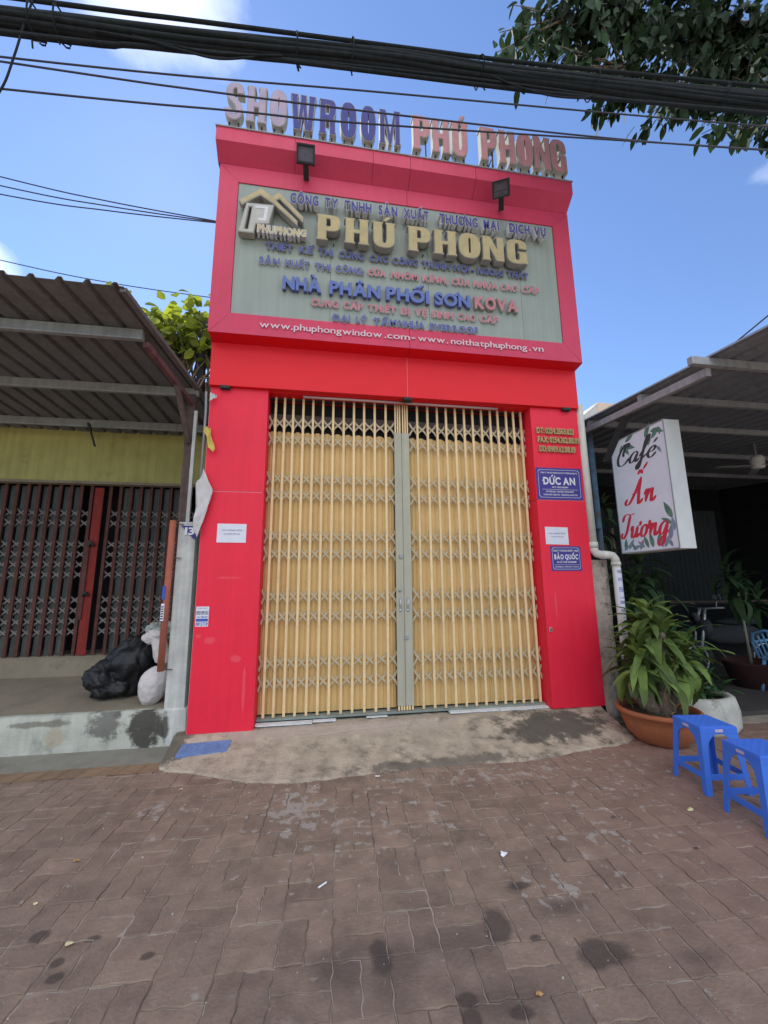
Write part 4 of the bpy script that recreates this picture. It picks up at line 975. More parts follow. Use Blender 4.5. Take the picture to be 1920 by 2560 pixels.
# white downpipe with elbow
t = thing('downpipe', 'white plastic rain pipe with elbow, running down beside the right red pillar', 'pipe', (2.15, -.02, 1.6))
MB().tube([(2.142, -.005, 1.70), (2.136, .0, 3.42)], .043, 16).build('pipe', PVC, t, True)
MB().tube([(2.144, -.005, 1.76), (2.144, -.005, 1.69)], .050, 16).build('collar', PVC, t, True)
el = [(2.143, -.007, 1.70), (2.145, -.010, 1.66), (2.165, -.02, 1.628), (2.20, -.035, 1.615), (2.27, -.06, 1.61), (2.315, -.075, 1.60), (2.338, -.082, 1.565), (2.342, -.083, 1.52)]
MB().tube(el, .046, 16).build('elbow', PVC, t, True)
MB().tube([(2.342, -.083, 1.53), (2.343, -.083, -.14)], .044, 16).build('pipe', PVC, t, True); MB().tube([(2.342, -.083, 1.53), (2.342, -.083, 1.49)], .051, 16).build('collar', PVC, t, True)
def wrap(name, z0, z1, m, par, r=.0452, a0=-150, a1=-30):
    m_ = MB(); nn = 12
    for i in range(nn+1):
        a = math.radians(a0+(a1-a0)*i/nn); m_.v += [(2.343+r*math.cos(a), -.083+r*math.sin(a), z0), (2.343+r*math.cos(a), -.083+r*math.sin(a), z1)]
    for i in range(nn): m_.f.append((i*2, i*2+2, i*2+3, i*2+1))
    m_.build(name, m, par)
t = thing('pipe_sticker', 'strip of blue and black phone number stickers on the lower white pipe', 'sticker', (2.34, -.13, 1.2))
wrap('sheet', .96, 1.46, PAPER, t)
def wraptext(txt, z, h, m, wdt=.062):
    fl = MB(); words = [glyph(c, .02) for c in txt if c != ' ']; tot = sum(g_[4]-g_[3]+.08 for g_ in words)-.08; s = wdt/tot; p = 0
    for g_ in words:
        n = len(fl.v); fl.v += [(p+(v[0]-g_[3])*s, 0, z+v[1]*h/CAPH) for v in g_[0]]; fl.f += [tuple(i+n for i in f) for f in g_[1]]; p += (g_[4]-g_[3]+.08)*s
    out_ = []
    for x, _, zz in fl.v:
        a = math.radians(-125)+(x/.0458); out_.append((2.343+.0458*math.cos(a), -.083+.0458*math.sin(a), zz))
    fl.v = out_; fl.build('lettering', m, t)
wraptext('0965 8', 1.405, .035, INK, .05); wraptext('0937 677', 1.32, .035, INKB, .05); wraptext('0936 4', 1.20, .055, INKB, .055); wraptext('VAY TIỀN'.replace('Ề', 'E'), 1.13, .018, INK, .05); wraptext('0981 65 81', 1.075, .032, INKB, .055); wraptext('0903 908 58', .985, .032, INK, .055)
# blue flaking pole behind the sign
t = thing('blue_pole', 'old post with flaking light blue paint behind the cafe sign', 'post', (2.5, .3, 0)); MB().tube([(2.50, .34, GZ), (2.50, .34, 3.33)], .036, 12).build('pole', POLEB, t, True)
t = thing('far_building', 'pale peach building top showing beyond the cafe roof', 'building', (7.5, 6, 0))
m_ = MB(); m_.box(7.17, 9.2, 6, 9, GZ, 6.60); m_.build('wall', PEACH, t); MB().quad((6.55, 6.0, 6.07), (7.165, 6.0, 6.57), (7.165, 6.0, GZ), (6.55, 6.0, GZ)).quad((6.55, 6.0, 6.07), (6.55, 8.8, 6.07), (7.165, 8.8, 6.57), (7.165, 6.0, 6.57)).build('wing', PILL, t)

# cafe sign box, its face turned to the left along the street
cs_ = thing('cafe_sign', 'white projecting light box sign reading Café Ấn Tượng with leaf print', 'sign', (2.59, -.38, 1.62))
y0, y1, z0, z1, X = -.775, -.005, 1.625, 2.95, 2.5
MB().box(X+.004, X+.185, y0, y1, z0, z1).build('casing', SIGNS, cs_, bevel=.004)
MB().quad((X, y1-.01, z0+.012), (X, y0+.01, z0+.012), (X, y0+.01, z1-.012), (X, y1-.01, z1-.012)).build('face', SIGNF, cs_)
for a in ((y0, y1, z0, z0+.012), (y0, y1, z1-.012, z1)): box('edge_trim', X-.004, X+.0035, a[0], a[1], a[2], a[3], GALV, cs_)
for a in ((y0, y0+.010), (y1-.010, y1)): box('edge_trim', X-.004, X+.0035, a[0], a[1], z0+.012, z1-.012, GALV, cs_)
MB().bar((X+.09, y0+.1, z1), (X+.09, y0+.1, 3.30), .02, .02).bar((X+.09, y1-.1, z1), (X+.09, y1-.1, 3.30), .02, .02).build('hanger', DARKM, cs_)
PRT = [0]
def catm(pts, n=7):
    P = [Vector(p) for p in pts]; o = []
    for i in range(len(P)-1):
        a, b, c, d = P[max(i-1, 0)], P[i], P[i+1], P[min(i+2, len(P)-1)]
        for j in range(n):
            s = j/n; o.append(.5*((2*b)+(c-a)*s+(2*a-5*b+4*c-d)*s*s+(3*b-a-3*c+d)*s**3))
    o.append(P[-1]); return o
SCR = {
 'C': (1.25, [[(.85,1.75),(.98,2.0),(.8,2.2),(.45,2.0),(.12,1.4),(.0,.75),(.15,.15),(.5,-.05),(.9,.15),(1.2,.6)], [(.8,2.2),(.62,1.8),(.5,1.2),(.62,.9)]]),
 'a': (1.0, [[(.78,.92),(.5,1.05),(.18,.75),(.08,.3),(.25,0),(.55,.2),(.8,.95)], [(.8,.95),(.68,.3),(.78,.0),(1.05,.3)]]),
 'f': (.75, [[(.0,.4),(.3,.9),(.62,1.8),(.66,2.25),(.5,2.3),(.38,1.7),(.3,.6),(.2,-.5),(.02,-.85),(-.08,-.5),(.3,.1),(.75,.5)]]),
 'é': (.85, [[(.1,.5),(.5,.6),(.68,.85),(.5,1.05),(.2,.8),(.08,.35),(.3,0),(.55,.05),(.85,.4)], [(.45,1.35),(.75,1.75)]]),
 'Ấ': (1.75, [[(.05,.55),(-.08,.2),(.1,.0),(.4,.2),(.85,1.2),(1.15,2.25)], [(1.15,2.25),(1.12,1.2),(1.2,.1),(1.35,.02),(1.6,.35)], [(.45,.85),(.85,.95),(1.3,.9)], [(.8,2.5),(1.0,2.85),(1.25,2.5)], [(1.25,2.85),(1.6,3.35)]]),
 'n': (1.05, [[(-.05,.6),(.12,1.0),(.2,.9),(.15,.0)], [(.16,.3),(.4,.95),(.62,.98),(.62,.5),(.66,.05),(.8,.02),(1.05,.35)]]),
 'T': (1.15, [[(.0,1.5),(.1,2.0),(.45,2.2),(.9,2.1),(1.35,2.2)], [(.85,2.1),(.75,1.4),(.6,.5),(.3,-.02),(.02,.2),(.15,.5)]]),
 'ư': (1.1, [[(-.05,.6),(.12,1.0),(.14,.5),(.15,.1),(.35,-.02),(.6,.4),(.72,1.0)], [(.72,1.0),(.66,.3),(.76,.0),(1.05,.35)], [(.74,1.0),(.98,1.1),(1.0,1.4)]]),
 'ợ': (.95, [[(.5,1.05),(.18,.8),(.08,.3),(.3,-.02),(.62,.25),(.68,.75),(.5,1.05)], [(.66,.85),(.9,1.05),(.92,1.35)], [(.36,-.45),(.42,-.55)]]),
 'g': (1.0, [[(.78,.92),(.5,1.05),(.18,.75),(.08,.3),(.25,0),(.55,.2),(.8,.95)], [(.8,.95),(.7,.1),(.62,-.65),(.35,-.95),(.12,-.7),(.4,-.3),(1.05,.3)]]),
}
def script(word, ya, za, ypy, zpz, unit, zun, m, slant=.28, pen=.15):
    """brush letters on the sign face; ya falls as the text runs towards the street"""
    px = 0; tot = sum(SCR[c][0] for c in word)
    for c in word:
        m_ = MB()
        wd, strokes = SCR[c]
        for st in strokes:
            PRT[0] += 1; P = catm(st); base = X-.0012-.00004*PRT[0]
            nib = Vector((math.cos(math.radians(28)), math.sin(math.radians(28))))*pen*.5
            prev = None
            for i, p in enumerate(P):
                a = P[max(i-1, 0)]; b = P[min(i+1, len(P)-1)]; d = (b-a).normalized() if (b-a).length else Vector((1, 0)); nn = Vector((-d.y, d.x))
                wv = abs(d.y)**1.3; t_ = min(1, i/3, (len(P)-1-i)/3)*.6+.4; off = nn*(.028+pen*.62*wv)*t_
                q = []
                for r_ in (p+off, p-off):
                    gx = px+r_.x+r_.y*slant; q.append((base-.000004*i, ya-(gx/tot)*(ya-ypy), za+r_.y*zun+(gx/tot)*(zpz-za)))
                if prev: n = len(m_.v); m_.v += [prev[0], prev[1], q[1], q[0]]; m_.f.append((n, n+1, n+2, n+3))
                prev = q
        px += wd; m_.build('script_letter', m, cs_)
script('Café', -.075, 2.640, -.63, 2.605, 0, .106, LGREY, pen=.18)
script('Ấn', -.15, 2.165, -.56, 2.150, 0, .125, LRED, pen=.2)
script('Tượng', -.02, 1.800, -.665, 1.785, 0, .120, LRED, pen=.22)
def printleaf(y, z, L, ang, m, wd=.28):
    m_ = MB(); PRT[0] += 1; xx = X-.0008-.00001*PRT[0]; d = Vector((math.cos(ang), math.sin(ang))); nn = Vector((-d.y, d.x)); a = []
    for i in range(9):
        t_ = i/8; a.append((t_*L, math.sin(t_**.8*math.pi)*L*wd*.5))
    up = [(xx, y-(d.x*s+nn.x*h), z+d.y*s+nn.y*h) for s, h in a]; dn = [(xx, y-(d.x*s-nn.x*h), z+d.y*s-nn.y*h) for s, h in a[1:-1]][::-1]
    m_.quad(*(up+dn)); m_.build('leaf_print', m, cs_)
for y, z, L, an, m in ((-.20,2.86,.16,-60,PLG),(-.20,2.86,.19,-25,PLG),(-.19,2.87,.13,-115,PLG),(-.24,2.89,.14,20,PLG),(-.52,2.84,.17,60,PLG),(-.60,2.80,.15,40,PLG),(-.66,2.88,.12,-30,PLG),(-.60,2.88,.14,-5,PLG),(-.55,2.74,.14,70,PLG),(-.66,2.70,.10,-60,PLB),(-.70,2.90,.10,-80,PLG),
                       (-.735,1.93,.20,115,PLG),(-.72,1.88,.14,150,PLG),(-.74,1.80,.15,95,PLB),(-.68,1.72,.16,80,PLB),(-.40,1.66,.15,110,PLG),(-.46,1.66,.17,100,PLG),(-.52,1.67,.16,70,PLG),(-.35,1.67,.12,140,PLB),(-.12,1.67,.14,50,PLB),(-.07,1.66,.14,80,PLG),(-.18,1.66,.12,20,PLB),(-.05,1.66,.10,35,PLB),(-.60,1.65,.14,60,PLB),(-.58,1.65,.14,100,PLB),(-.70,1.65,.12,120,PLB),(-.28,1.65,.13,60,PLB),(-.22,1.65,.10,120,PLG)):
    printleaf(y, z, L, math.radians(an), m, .34)

# ------------------------------------------------------------------ leaves
def strap(L, W, droop, fold=.25, wav=.0, m=LEAF, n=8, twist=0):
    """one long leaf growing along +x, arching down"""
    mb = MB(); x = z = 0; a = 0
    for i in range(n+1):
        t_ = i/n; wd = W*(math.sin(math.pi*min(1, .10+t_*.90))**.75)*(1 if t_ < .97 else .1); wd = max(wd, .003)
        ww = wav*math.sin(t_*11)
        mb.v += [(x, -wd/2, z+fold*wd*.5+ww), (x, 0, z), (x, wd/2, z+fold*wd*.5-ww)]
        st = L/n; x += st*math.cos(a); z += st*math.sin(a); a -= droop/n*(1.3 if t_ < .5 else .8)
    for i in range(n): b = i*3; mb.f += [(b, b+1, b+4, b+3), (b+1, b+2, b+5, b+4)]
    return mb.mesh('leaf', m, True)
def plant(root, heads, meshes, nleaf, seed, spread=(.2, 1.2), scl=(.7, 1.1), hang=.0):
    r = random.Random(seed)
    for hx, hy, hz, cnt, s in heads:
        for k in range(cnt):
            t_ = k/cnt; az = k*2.399+r.uniform(-.3, .3); el = math.radians(80-t_*115+r.uniform(-12, 12)-hang)
            me = r.choice(meshes) if not callable(meshes) else meshes(t_, r)
            o = link('leaf', me, root, (hx-root.location.x, hy-root.location.y, hz-root.location.z-t_*.22*s), (r.uniform(-.3, .3), -el, az)); sc__ = s*r.uniform(*scl); o.scale = (sc__, sc__*r.uniform(.85, 1.15), sc__)
# dracaena in terracotta bowl
px, py = 2.235, -.56
t = thing('terracotta_pot', 'wide terracotta bowl pot holding the broad leaved plant by the cafe', 'pot', (px, py, GZ))
MB().lathe([(.0, GZ), (.19, GZ), (.21, GZ+.02), (.275, GZ+.09), (.305, GZ+.18), (.325, GZ+.245), (.345, GZ+.255), (.355, GZ+.27), (.345, GZ+.292), (.32, GZ+.295), (.31, GZ+.27), (.30, GZ+.23)], px, py, 48).build('bowl', TERRA, t, True)
MB().lathe([(.305, GZ+.245), (.2, GZ+.26), (.001, GZ+.28)], px, py, 24, .02).build('soil', SOIL, t)
dr = thing('dracaena', 'bushy dracaena with long green strap leaves growing in the terracotta bowl', 'potted plant', (px, py, GZ+.28))
rr_ = random.Random(4)
heads = []
for k in range(6):
    a = k*1.1+.3; bx, by = px+.10*math.cos(a), py+.10*math.sin(a); tx_, ty_ = px+.20*math.cos(a)+.0, py+.17*math.sin(a); h = .62+.16*math.sin(k*2.1)
    pts = [(bx+(tx_-bx)*q+.03*math.sin(q*7+k), by+(ty_-by)*q+.02*math.cos(q*6+k), GZ+.25+h*q) for q in (0, .2, .4, .6, .8, 1)]
    MB().tube(pts, [.065, .055, .05, .045, .035, .025], 9).build('trunk', BARK, dr, True); heads.append((pts[-1][0], pts[-1][1], pts[-1][2]+.02, 24, 1.0))
heads.append((px-.03, py-.03, GZ+1.14, 32, 1.0)); heads.append((px-.24, py-.12, GZ+.80, 24, 1.0)); heads.append((px+.26, py-.12, GZ+.86, 26, 1.05)); heads.append((px+.05, py+.05, GZ+1.0, 18, 1.0)); heads.append((px, py-.2, GZ+.70, 20, .9))
lm = [strap(.44, .082, 1.3), strap(.48, .09, 1.8), strap(.40, .085, 2.3), strap(.36, .075, .9, wav=.010), strap(.46, .07, 1.5, wav=.012)]
lmd = [strap(.34, .04, 2.4, wav=.014, m=LEAFD), strap(.30, .035, 2.0, wav=.012, m=LEAFD)]
plant(dr, heads, lambda t_, r: (r.choice(lmd) if (t_ > .80 and r.random() < .45) else r.choice(lm)), 0, 6, scl=(.7, 1.05))
# bigger dark shrub behind the sign
sh_ = thing('tall_shrub', 'tall dark leafy shrub behind the café sign and white pipe', 'shrub', (2.9, .6, GZ))
MB().tube([(2.9, .6, GZ), (2.85, .55, 1.0), (2.8, .5, 2.0)], [.04, .03, .02], 8).build('trunk', BARK, sh_, True)
lk = [strap(.40, .085, 1.4, m=LEAFK), strap(.45, .08, 2.0, m=LEAFK), strap(.32, .09, 1.0, m=LEAFK)]
plant(sh_, [(2.62, .35, 1.55, 18, 1), (2.55, .42, 2.0, 16, .9), (2.9, .4, 1.35, 22, 1.1), (3.15, .5, 1.55, 20, 1.1), (2.75, .2, 1.2, 18, 1), (3.4, .6, 1.25, 20, 1.1), (3.0, .5, .85, 20, 1), (3.35, .45, .7, 16, 1), (2.65, .4, 2.35, 10, .8)], lk, 0, 9)
# small shrub in a whitewashed concrete ring
pcx, pcy = 2.93, -.17
t = thing('concrete_planter', 'round whitewashed concrete planter ring behind the first blue stool', 'planter', (pcx, pcy, GZ))
MB().lathe([(.40, GZ), (.43, GZ+.05), (.425, GZ+.20), (.405, GZ+.31), (.38, GZ+.325), (.34, GZ+.32), (.33, GZ+.24)], pcx, pcy, 40, .05).build('ring', PLANTER, t, True)
MB().lathe([(.335, GZ+.25), (.001, GZ+.27)], pcx, pcy, 20).build('soil', SOIL, t)
t = thing('small_shrub', 'low glossy green shrub leaning out of the whitewashed planter', 'shrub', (pcx, pcy, GZ+.26))
lg = [strap(.20, .05, .9, m=mat('glossy_leaf', (.035, .11, .03), .35, .25, 8, rnd=.3, transl=.15)), strap(.24, .055, 1.3, m=bpy.data.materials['glossy_leaf'])]
hd = []
for k, (dx, dy, dz) in enumerate(((-.18,-.05,.22),(-.08,-.12,.35),(.02,-.05,.45),(.10,-.10,.30),(.22,-.10,.15),(.33,-.12,.02),(-.2,.1,.4),(.0,.05,.6),(-.15,.0,.6),(.25,0,.05),(-.05,-.2,.15),(.12,.0,.52))):
    MB().tube([(pcx+dx*.2, pcy+dy*.2, GZ+.25), (pcx+dx*.7, pcy+dy*.7, GZ+.3+dz*.6), (pcx+dx, pcy+dy, GZ+.27+dz)], .007, 6).build('stem', BARK, t); hd.append((pcx+dx, pcy+dy, GZ+.3+dz, 14, .95))
plant(t, hd, lg, 0, 21)
# rocks between
t = thing('rubble_stone', 'grey rough stone behind the terracotta bowl', 'stone', (2.55, -.12, GZ)); blob('', (2.56, -.14, GZ+.17), (.20, .14, .15), CONC, '', '', GZ, 4.4, .7, part='stone', parent=t)
# dim things inside the cafe
t = thing('red_pot', 'dull red pot in the dark cafe holding a thin tree', 'pot', (5.0, 1.0, GZ+.03)); MB().lathe([(.0, GZ+.03), (.24, GZ+.03), (.32, GZ+.33), (.35, GZ+.36), (.32, GZ+.37), (.3, GZ+.33), (.0, GZ+.31)], 5.02, .85, 24).build('pot', mat('dull_red', (.05, .015, .012), .7), t, True)
t = thing('thin_tree', 'slender small tree with drooping leaves in the dark cafe', 'potted tree', (5.0, .85, .15)); MB().tube([(5.02, .85, .15), (4.98, .83, .6), (4.93, .8, 1.15)], [.022, .018, .014], 8).build('trunk', mat('pale_bark', (.30, .26, .20), .9), t, True)
plant(t, [(4.93, .8, 1.25, 18, 1.1), (5.1, .9, 1.4, 14, 1), (4.8, .8, 1.5, 12, 1), (5.25, .8, 1.1, 14, 1)], lk, 0, 33)
t = thing('parked_motorbike', 'dark parked motorbike, half hidden inside the cafe', 'motorbike', (4.75, 1.2, GZ+.03))
def torus(c, Rr, r, ax='y', k=24):
    return [(c[0]+Rr*math.cos(2*math.pi*i/k), c[1], c[2]+Rr*math.sin(2*math.pi*i/k)) for i in range(k+1)]
for wx in (4.62, 5.82):
    MB().tube(torus((wx, 1.3, .16), .25, .04), .038, 8).build('tyre', DARKM, t, True); MB().tube(torus((wx, 1.3, .16), .2, .01), .012, 6).build('rim', CHROME, t, True)
    sp_ = MB(); [sp_.tube([(wx, 1.3, .16), (wx+.2*math.cos(a), 1.3, .16+.2*math.sin(a))], .004, 4) for a in (0, .8, 1.6, 2.4, 3.2, 4, 4.8, 5.6)]; sp_.build('spokes', STEEL, t)
MB().tube([(4.62, 1.24, .16), (4.78, 1.24, .75), (4.83, 1.26, .90)], .02, 8).tube([(4.62, 1.36, .16), (4.78, 1.36, .75), (4.83, 1.34, .90)], .02, 8).build('fork', CHROME, t, True)
blob('', (4.80, 1.3, .62), (.09, .14, .16), mat('bike_grey', (.035, .035, .04), .25), '', '', .3, 1.0, .1, part='front_fairing', parent=t); blob('', (5.3, 1.3, .52), (.5, .12, .15), DARKM, '', '', .3, 2.0, .1, part='body', parent=t); blob('', (5.45, 1.3, .70), (.38, .13, .06), DARKM, '', '', .6, 3.0, .1, part='seat', parent=t)
MB().tube([(4.86, .98, .93), (4.83, 1.3, .90), (4.86, 1.62, .93)], .014, 8).build('handlebar', CHROME, t, True); MB().tube([(4.82, 1.06, .93), (4.82, 1.04, 1.06)], .006, 6).box(4.81, 4.825, .98, 1.09, 1.05, 1.11).build('mirror', CHROME, t); MB().tube([(4.70, 1.3, .78), (4.665, 1.3, .775)], .07, 16).build('headlight', GLASSD, t, True)
# ceiling fan
t = thing('ceiling_fan', 'white hub ceiling fan hanging in the dark cafe', 'fan', (5.64, .8, 3.1)); MB().tube([(5.64, .8, 3.40), (5.64, .8, 3.14)], .012, 8).build('rod', STEEL, t); MB().lathe([(.001, 3.20), (.07, 3.19), (.09, 3.15), (.09, 3.03), (.075, 3.0), (.001, 2.995)], 5.64, .8, 20).build('motor', WHITE, t, True)
for k in range(3): a = 2.9+k*2.094; MB().bar((5.64+.08*math.cos(a), .8+.08*math.sin(a), 3.03), (5.64+.6*math.cos(a), .8+.6*math.sin(a), 3.03), .11, .006).build('blade', STEEL, t)
# plastic chair at the right edge
ch = thing('plastic_chair', 'light blue plastic armchair at the right edge inside the cafe', 'chair', (5.13, .42, GZ+.03))
def chair():
    cx_, cy_, zf_ = 5.13, .42, GZ+.03
    MB().box(cx_-.22, cx_+.22, cy_-.20, cy_+.20, zf_+.40, zf_+.43).build('seat', CHAIRB, ch, bevel=.01)
    for k in range(7):
        y = cy_-.19+k*.063; MB().tube([(cx_-.20, y, zf_+.43), (cx_-.27, y, zf_+.62), (cx_-.31, y, zf_+.76-.012*(k-3)**2)], .012, 6).build('back_slat', CHAIRB, ch, True)
    MB().tube([(cx_-.22, cy_-.22, zf_+.42), (cx_-.28, cy_-.23, zf_+.62), (cx_-.32, cy_-.17, zf_+.74), (cx_-.33, cy_, zf_+.79), (cx_-.32, cy_+.17, zf_+.74), (cx_-.28, cy_+.23, zf_+.62), (cx_-.22, cy_+.22, zf_+.42)], .018, 8).build('back_rim', CHAIRB, ch, True)
    for a in (-1, 1):
        MB().tube([(cx_-.27, cy_+.23*a, zf_+.62), (cx_+.1, cy_+.25*a, zf_+.64), (cx_+.2, cy_+.23*a, zf_+.60), (cx_+.21, cy_+.2*a, zf_+.42)], .016, 8).build('armrest', CHAIRB, ch, True)
        for b in (-1, 1): MB().tube([(cx_+.19*b, cy_+.18*a, zf_+.41), (cx_+.24*b, cy_+.23*a, zf_)], .022, 8).build('leg', CHAIRB, ch, True)
chair()

# ------------------------------------------------------------------ blue stools
def stool(loc, rz, label):
    t = thing('plastic_stool', label, 'stool', loc, 'low blue plastic stools by the cafe', rz); H = .435; a, b = .135, .165   # half widths: top, foot
    seat = MB(); pr_ = [(a-.004, H), (a, H-.006), (a+.003, H-.045), (a-.003, H-.045), (a-.006, H-.010)]
    seat.box(-a+.002, a-.002, -a+.002, a-.002, H-.008, H)
    for sx_, sy_ in ((1, 0), (-1, 0), (0, 1), (0, -1)):
        if sx_: seat.box(*sorted((sx_*(a-.004), sx_*(a+.001))), -a, a, H-.05, H-.006)
        else: seat.box(-a+.001, a-.001, *sorted((sy_*(a-.004), sy_*(a+.001))), H-.05, H-.006)
    seat.build('seat', STOOL, t, bevel=.003, rel=False)
    pat = MB()
    for i in range(-4, 5):
        for j in range(-4, 5):
            if (i+j) % 2 == 0: pat.box(i*.025-.008, i*.025+.008, j*.025-.008, j*.025+.008, H+.0001, H+.0016)
    pat.build('seat_texture', STOOL, t, rel=False)
    def w_at(z): return a+(b-a)*(H-.045-z)/(H-.045)
    # each leg: an L-shaped corner post, wider at the top where it arches into the apron
    for sx_ in (-1, 1):
        for sy_ in (-1, 1):
            lg_ = MB(); prof_ = [(H-.045, .112), (H-.075, .075), (H-.10, .055), (H-.14, .047), (.20, .043), (.10, .041), (.0, .040)]
            rows_ = []
            for z, wdt in prof_:
                w0 = w_at(z); k = w0-wdt; th = .004
                pts = [(k, w0), (w0, w0), (w0, k), (w0-th, k), (w0-th, w0-th), (k, w0-th)]
                rows_.append([(x*sx_, y*sy_, z) for x, y in pts])
            for r_ in rows_: lg_.v += r_
            for i in range(len(rows_)-1):
                for j in range(6):
                    q = i*6+j; q2 = i*6+(j+1) % 6; f = (q, q2, q2+6, q+6); lg_.f.append(f)
            n = len(lg_.v); lg_.f.append(tuple(range(n-6, n)))
            lg_.build('leg', STOOL, t, rel=False)
    for z in (.115,):
        w0 = w_at(z)
        for s in (-1, 1):
            dz = .02
            st_ = MB(); st_.box(-w0+.03, w0-.03, *sorted((s*(w0-.006), s*(w0-.001))), z-dz, z+dz); st_.build('stretcher', STOOL, t, bevel=.001, rel=False)
            st_ = MB(); st_.box(*sorted((s*(w0-.006), s*(w0-.001))), -w0+.03, w0-.03, z-dz, z+dz); st_.build('stretcher', STOOL, t, bevel=.001, rel=False)
    LAB = mat('stool_label', (.55, .42, .52), .5) if 'stool_label' not in bpy.data.materials else bpy.data.materials['stool_label']
    MB().box(-.028, .028, -a-.0035, -a-.0012, H-.036, H-.018).build('label_sticker', LAB, t, rel=False)
    MB().box(-a-.0035, -a-.0012, -.028, .028, H-.036, H-.018).build('label_sticker', LAB, t, rel=False)
    return t
stool((1.915, -1.345, GZ), math.radians(-8), 'blue plastic stool nearer the terracotta bowl, partly behind the other stool')
stool((1.815, -1.83, GZ), math.radians(-8), 'blue plastic stool at the right edge, closest to the viewer')

# ------------------------------------------------------------------ overhead cables
def sag(pts, n=40, wob=0, seed=0):
    P = catm([(p[0], p[1], p[2]) for p in pts], 8) if False else None
    out_ = []; r = random.Random(seed)
    Pv = [Vector(p) for p in pts]
    for i in range(len(Pv)-1):
        a, b, c, d = Pv[max(i-1, 0)], Pv[i], Pv[i+1], Pv[min(i+2, len(Pv)-1)]
        for j in range(n//(len(Pv)-1)+1):
            s = j/(n//(len(Pv)-1)+1); v = .5*((2*b)+(c-a)*s+(2*a-5*b+4*c-d)*s*s+(3*b-a-3*c+d)*s**3); out_.append(v)
    out_.append(Pv[-1]); return out_
cab = thing('cable_bundle', 'thick black bundle of overhead cables crossing the top of the view', 'cables', (0, -1.6, 5.6))
Ypath = [(-9, 4.75), (-5.5, 4.99), (-3.23, 5.238), (-2.4, 5.315), (-1.52, 5.42), (-.5, 5.548), (.515, 5.628), (1.88, 5.77), (3.35, 5.965), (6, 6.35), (9, 6.75)]
center = sag([(x, -1.6, z) for x, z in Ypath], 110)
for k in range(22):
    a0 = k*2.4; rad0 = (.057 if k < 14 else .032); rs = .016+.006*((k*7) % 5)/5
    pts = []
    for i, c in enumerate(center):
        a = a0+c.x*.22+.25*noise.noise((c.x*.7, k*3.1, 0)); q = rad0*(1+.15*noise.noise((c.x*1.3, k*1.7, 4)))*(1+.12*min(1, max(0, c.x)/2))
        pts.append(c+Vector((0, math.cos(a)*q*.9, math.sin(a)*q)))
    MB().tube(pts, rs, 7, False).build('cable', CABLE, cab, True)
for x, L in ((-3.0, .16), (-2.86, .10), (-1.20, .10), (-.78, .03), (.33, .05), (.30, .12), (1.42, .06), (2.75, .05)):
    c = min(center, key=lambda q: abs(q.x-x)); rr = .105
    MB().tube([c+Vector((.006*math.sin(i), rr*math.cos(i*.42), rr*math.sin(i*.42))) for i in range(16)]+[c+Vector((.01, -.02, -rr-L*.5)), c+Vector((.03, -.03, -rr-L))], .006, 6).build('tie', CABLE, cab, True)
def wire(name, pts, r, lab, m=WIRE, n=40, grp=None):
    t = thing(name, lab, 'cable', pts[len(pts)//2], grp); MB().tube(sag(pts, n), r, 6, False).build('strand', m, t, True); return t
y = -1.6
wire('overhead_cable', [(-9,y,4.95),(-3.074,y,5.462),(-2.033,y,5.56),(-.496,y,5.704),(.745,y,5.824),(2.161,y,6.003),(9,y,6.9)], .017, 'single thick cable running just above the bundle', CABLE)
wire('overhead_cable', [(-9,y-.03,4.62),(-3.211,y-.03,5.084),(-2.325,y-.03,5.183),(-1.51,y-.03,5.280),(-.499,y-.03,5.366),(1.16,y-.03,5.511),(3.307,y-.03,5.775),(9,y,6.5)], .017, 'thick cable running just below the bundle', CABLE)
wire('overhead_cable', [(-9,y,4.74),(-3.211,y,5.11),(-2.325,y,5.215),(-1.0,y-.04,5.335),(.5,y-.05,5.47),(1.9,y-.03,5.60),(3.307,y,5.80),(9,y,6.55)], .011, 'slack thinner cable touching the underside of the bundle', CABLE)
wire('overhead_wire', [(-9,y,4.5),(-3.188,y,4.915),(-.5,y,5.213),(3.282,y,5.654),(9,y,6.4)], .007, 'highest of the three thin wires passing above the rooftop letters')
wire('overhead_wire', [(-9,y,4.72),(-3.182,y,4.876),(-1.825,y,4.925),(-.502,y,5.005),(1.346,y,5.149),(3.221,y,5.362),(9,y,6.1)], .007, 'middle thin wire crossing the word SHOWROOM')
wire('overhead_wire', [(-9,y,4.2),(-3.151,y,4.648),(-1.653,y,4.785),(-.503,y,4.892),(3.227,y,5.390-.02),(9,y,6.1)], .007, 'lowest thin wire crossing the bases of the rooftop letters')
wire('slack_cable_loop', [(-2.35,y-.05,5.235),(-2.0,y-.06,5.17),(-1.75,y-.06,5.155),(-1.5,y-.05,5.25)], .008, 'slack loop of cable hanging left of the letter S', CABLE, 20)
wire('slack_cable_loop', [(-2.6,y-.05,5.215),(-2.1,y-.06,5.20),(-1.8,y-.06,5.20),(-1.3,y-.05,5.31)], .008, 'second longer slack cable loop under the bundle at left', CABLE, 20)
wire('slack_cable_loop', [(.42,y-.06,5.50),(.65,y-.07,5.425),(.95,y-.07,5.40),(1.25,y-.06,5.46),(1.35,y-.05,5.53)], .008, 'slack loop of cable above the word PHONG', CABLE, 20)
wire('dangling_wire', [(-3.04,y-.02,5.45),(-3.06,y-.03,5.15),(-3.08,y-.03,4.9),(-3.12,y-.03,4.6),(-3.25,y-.03,4.3),(-3.6,y-.03,4.0)], .007, 'wire dangling down from the bundle at far left', CABLE, 30)
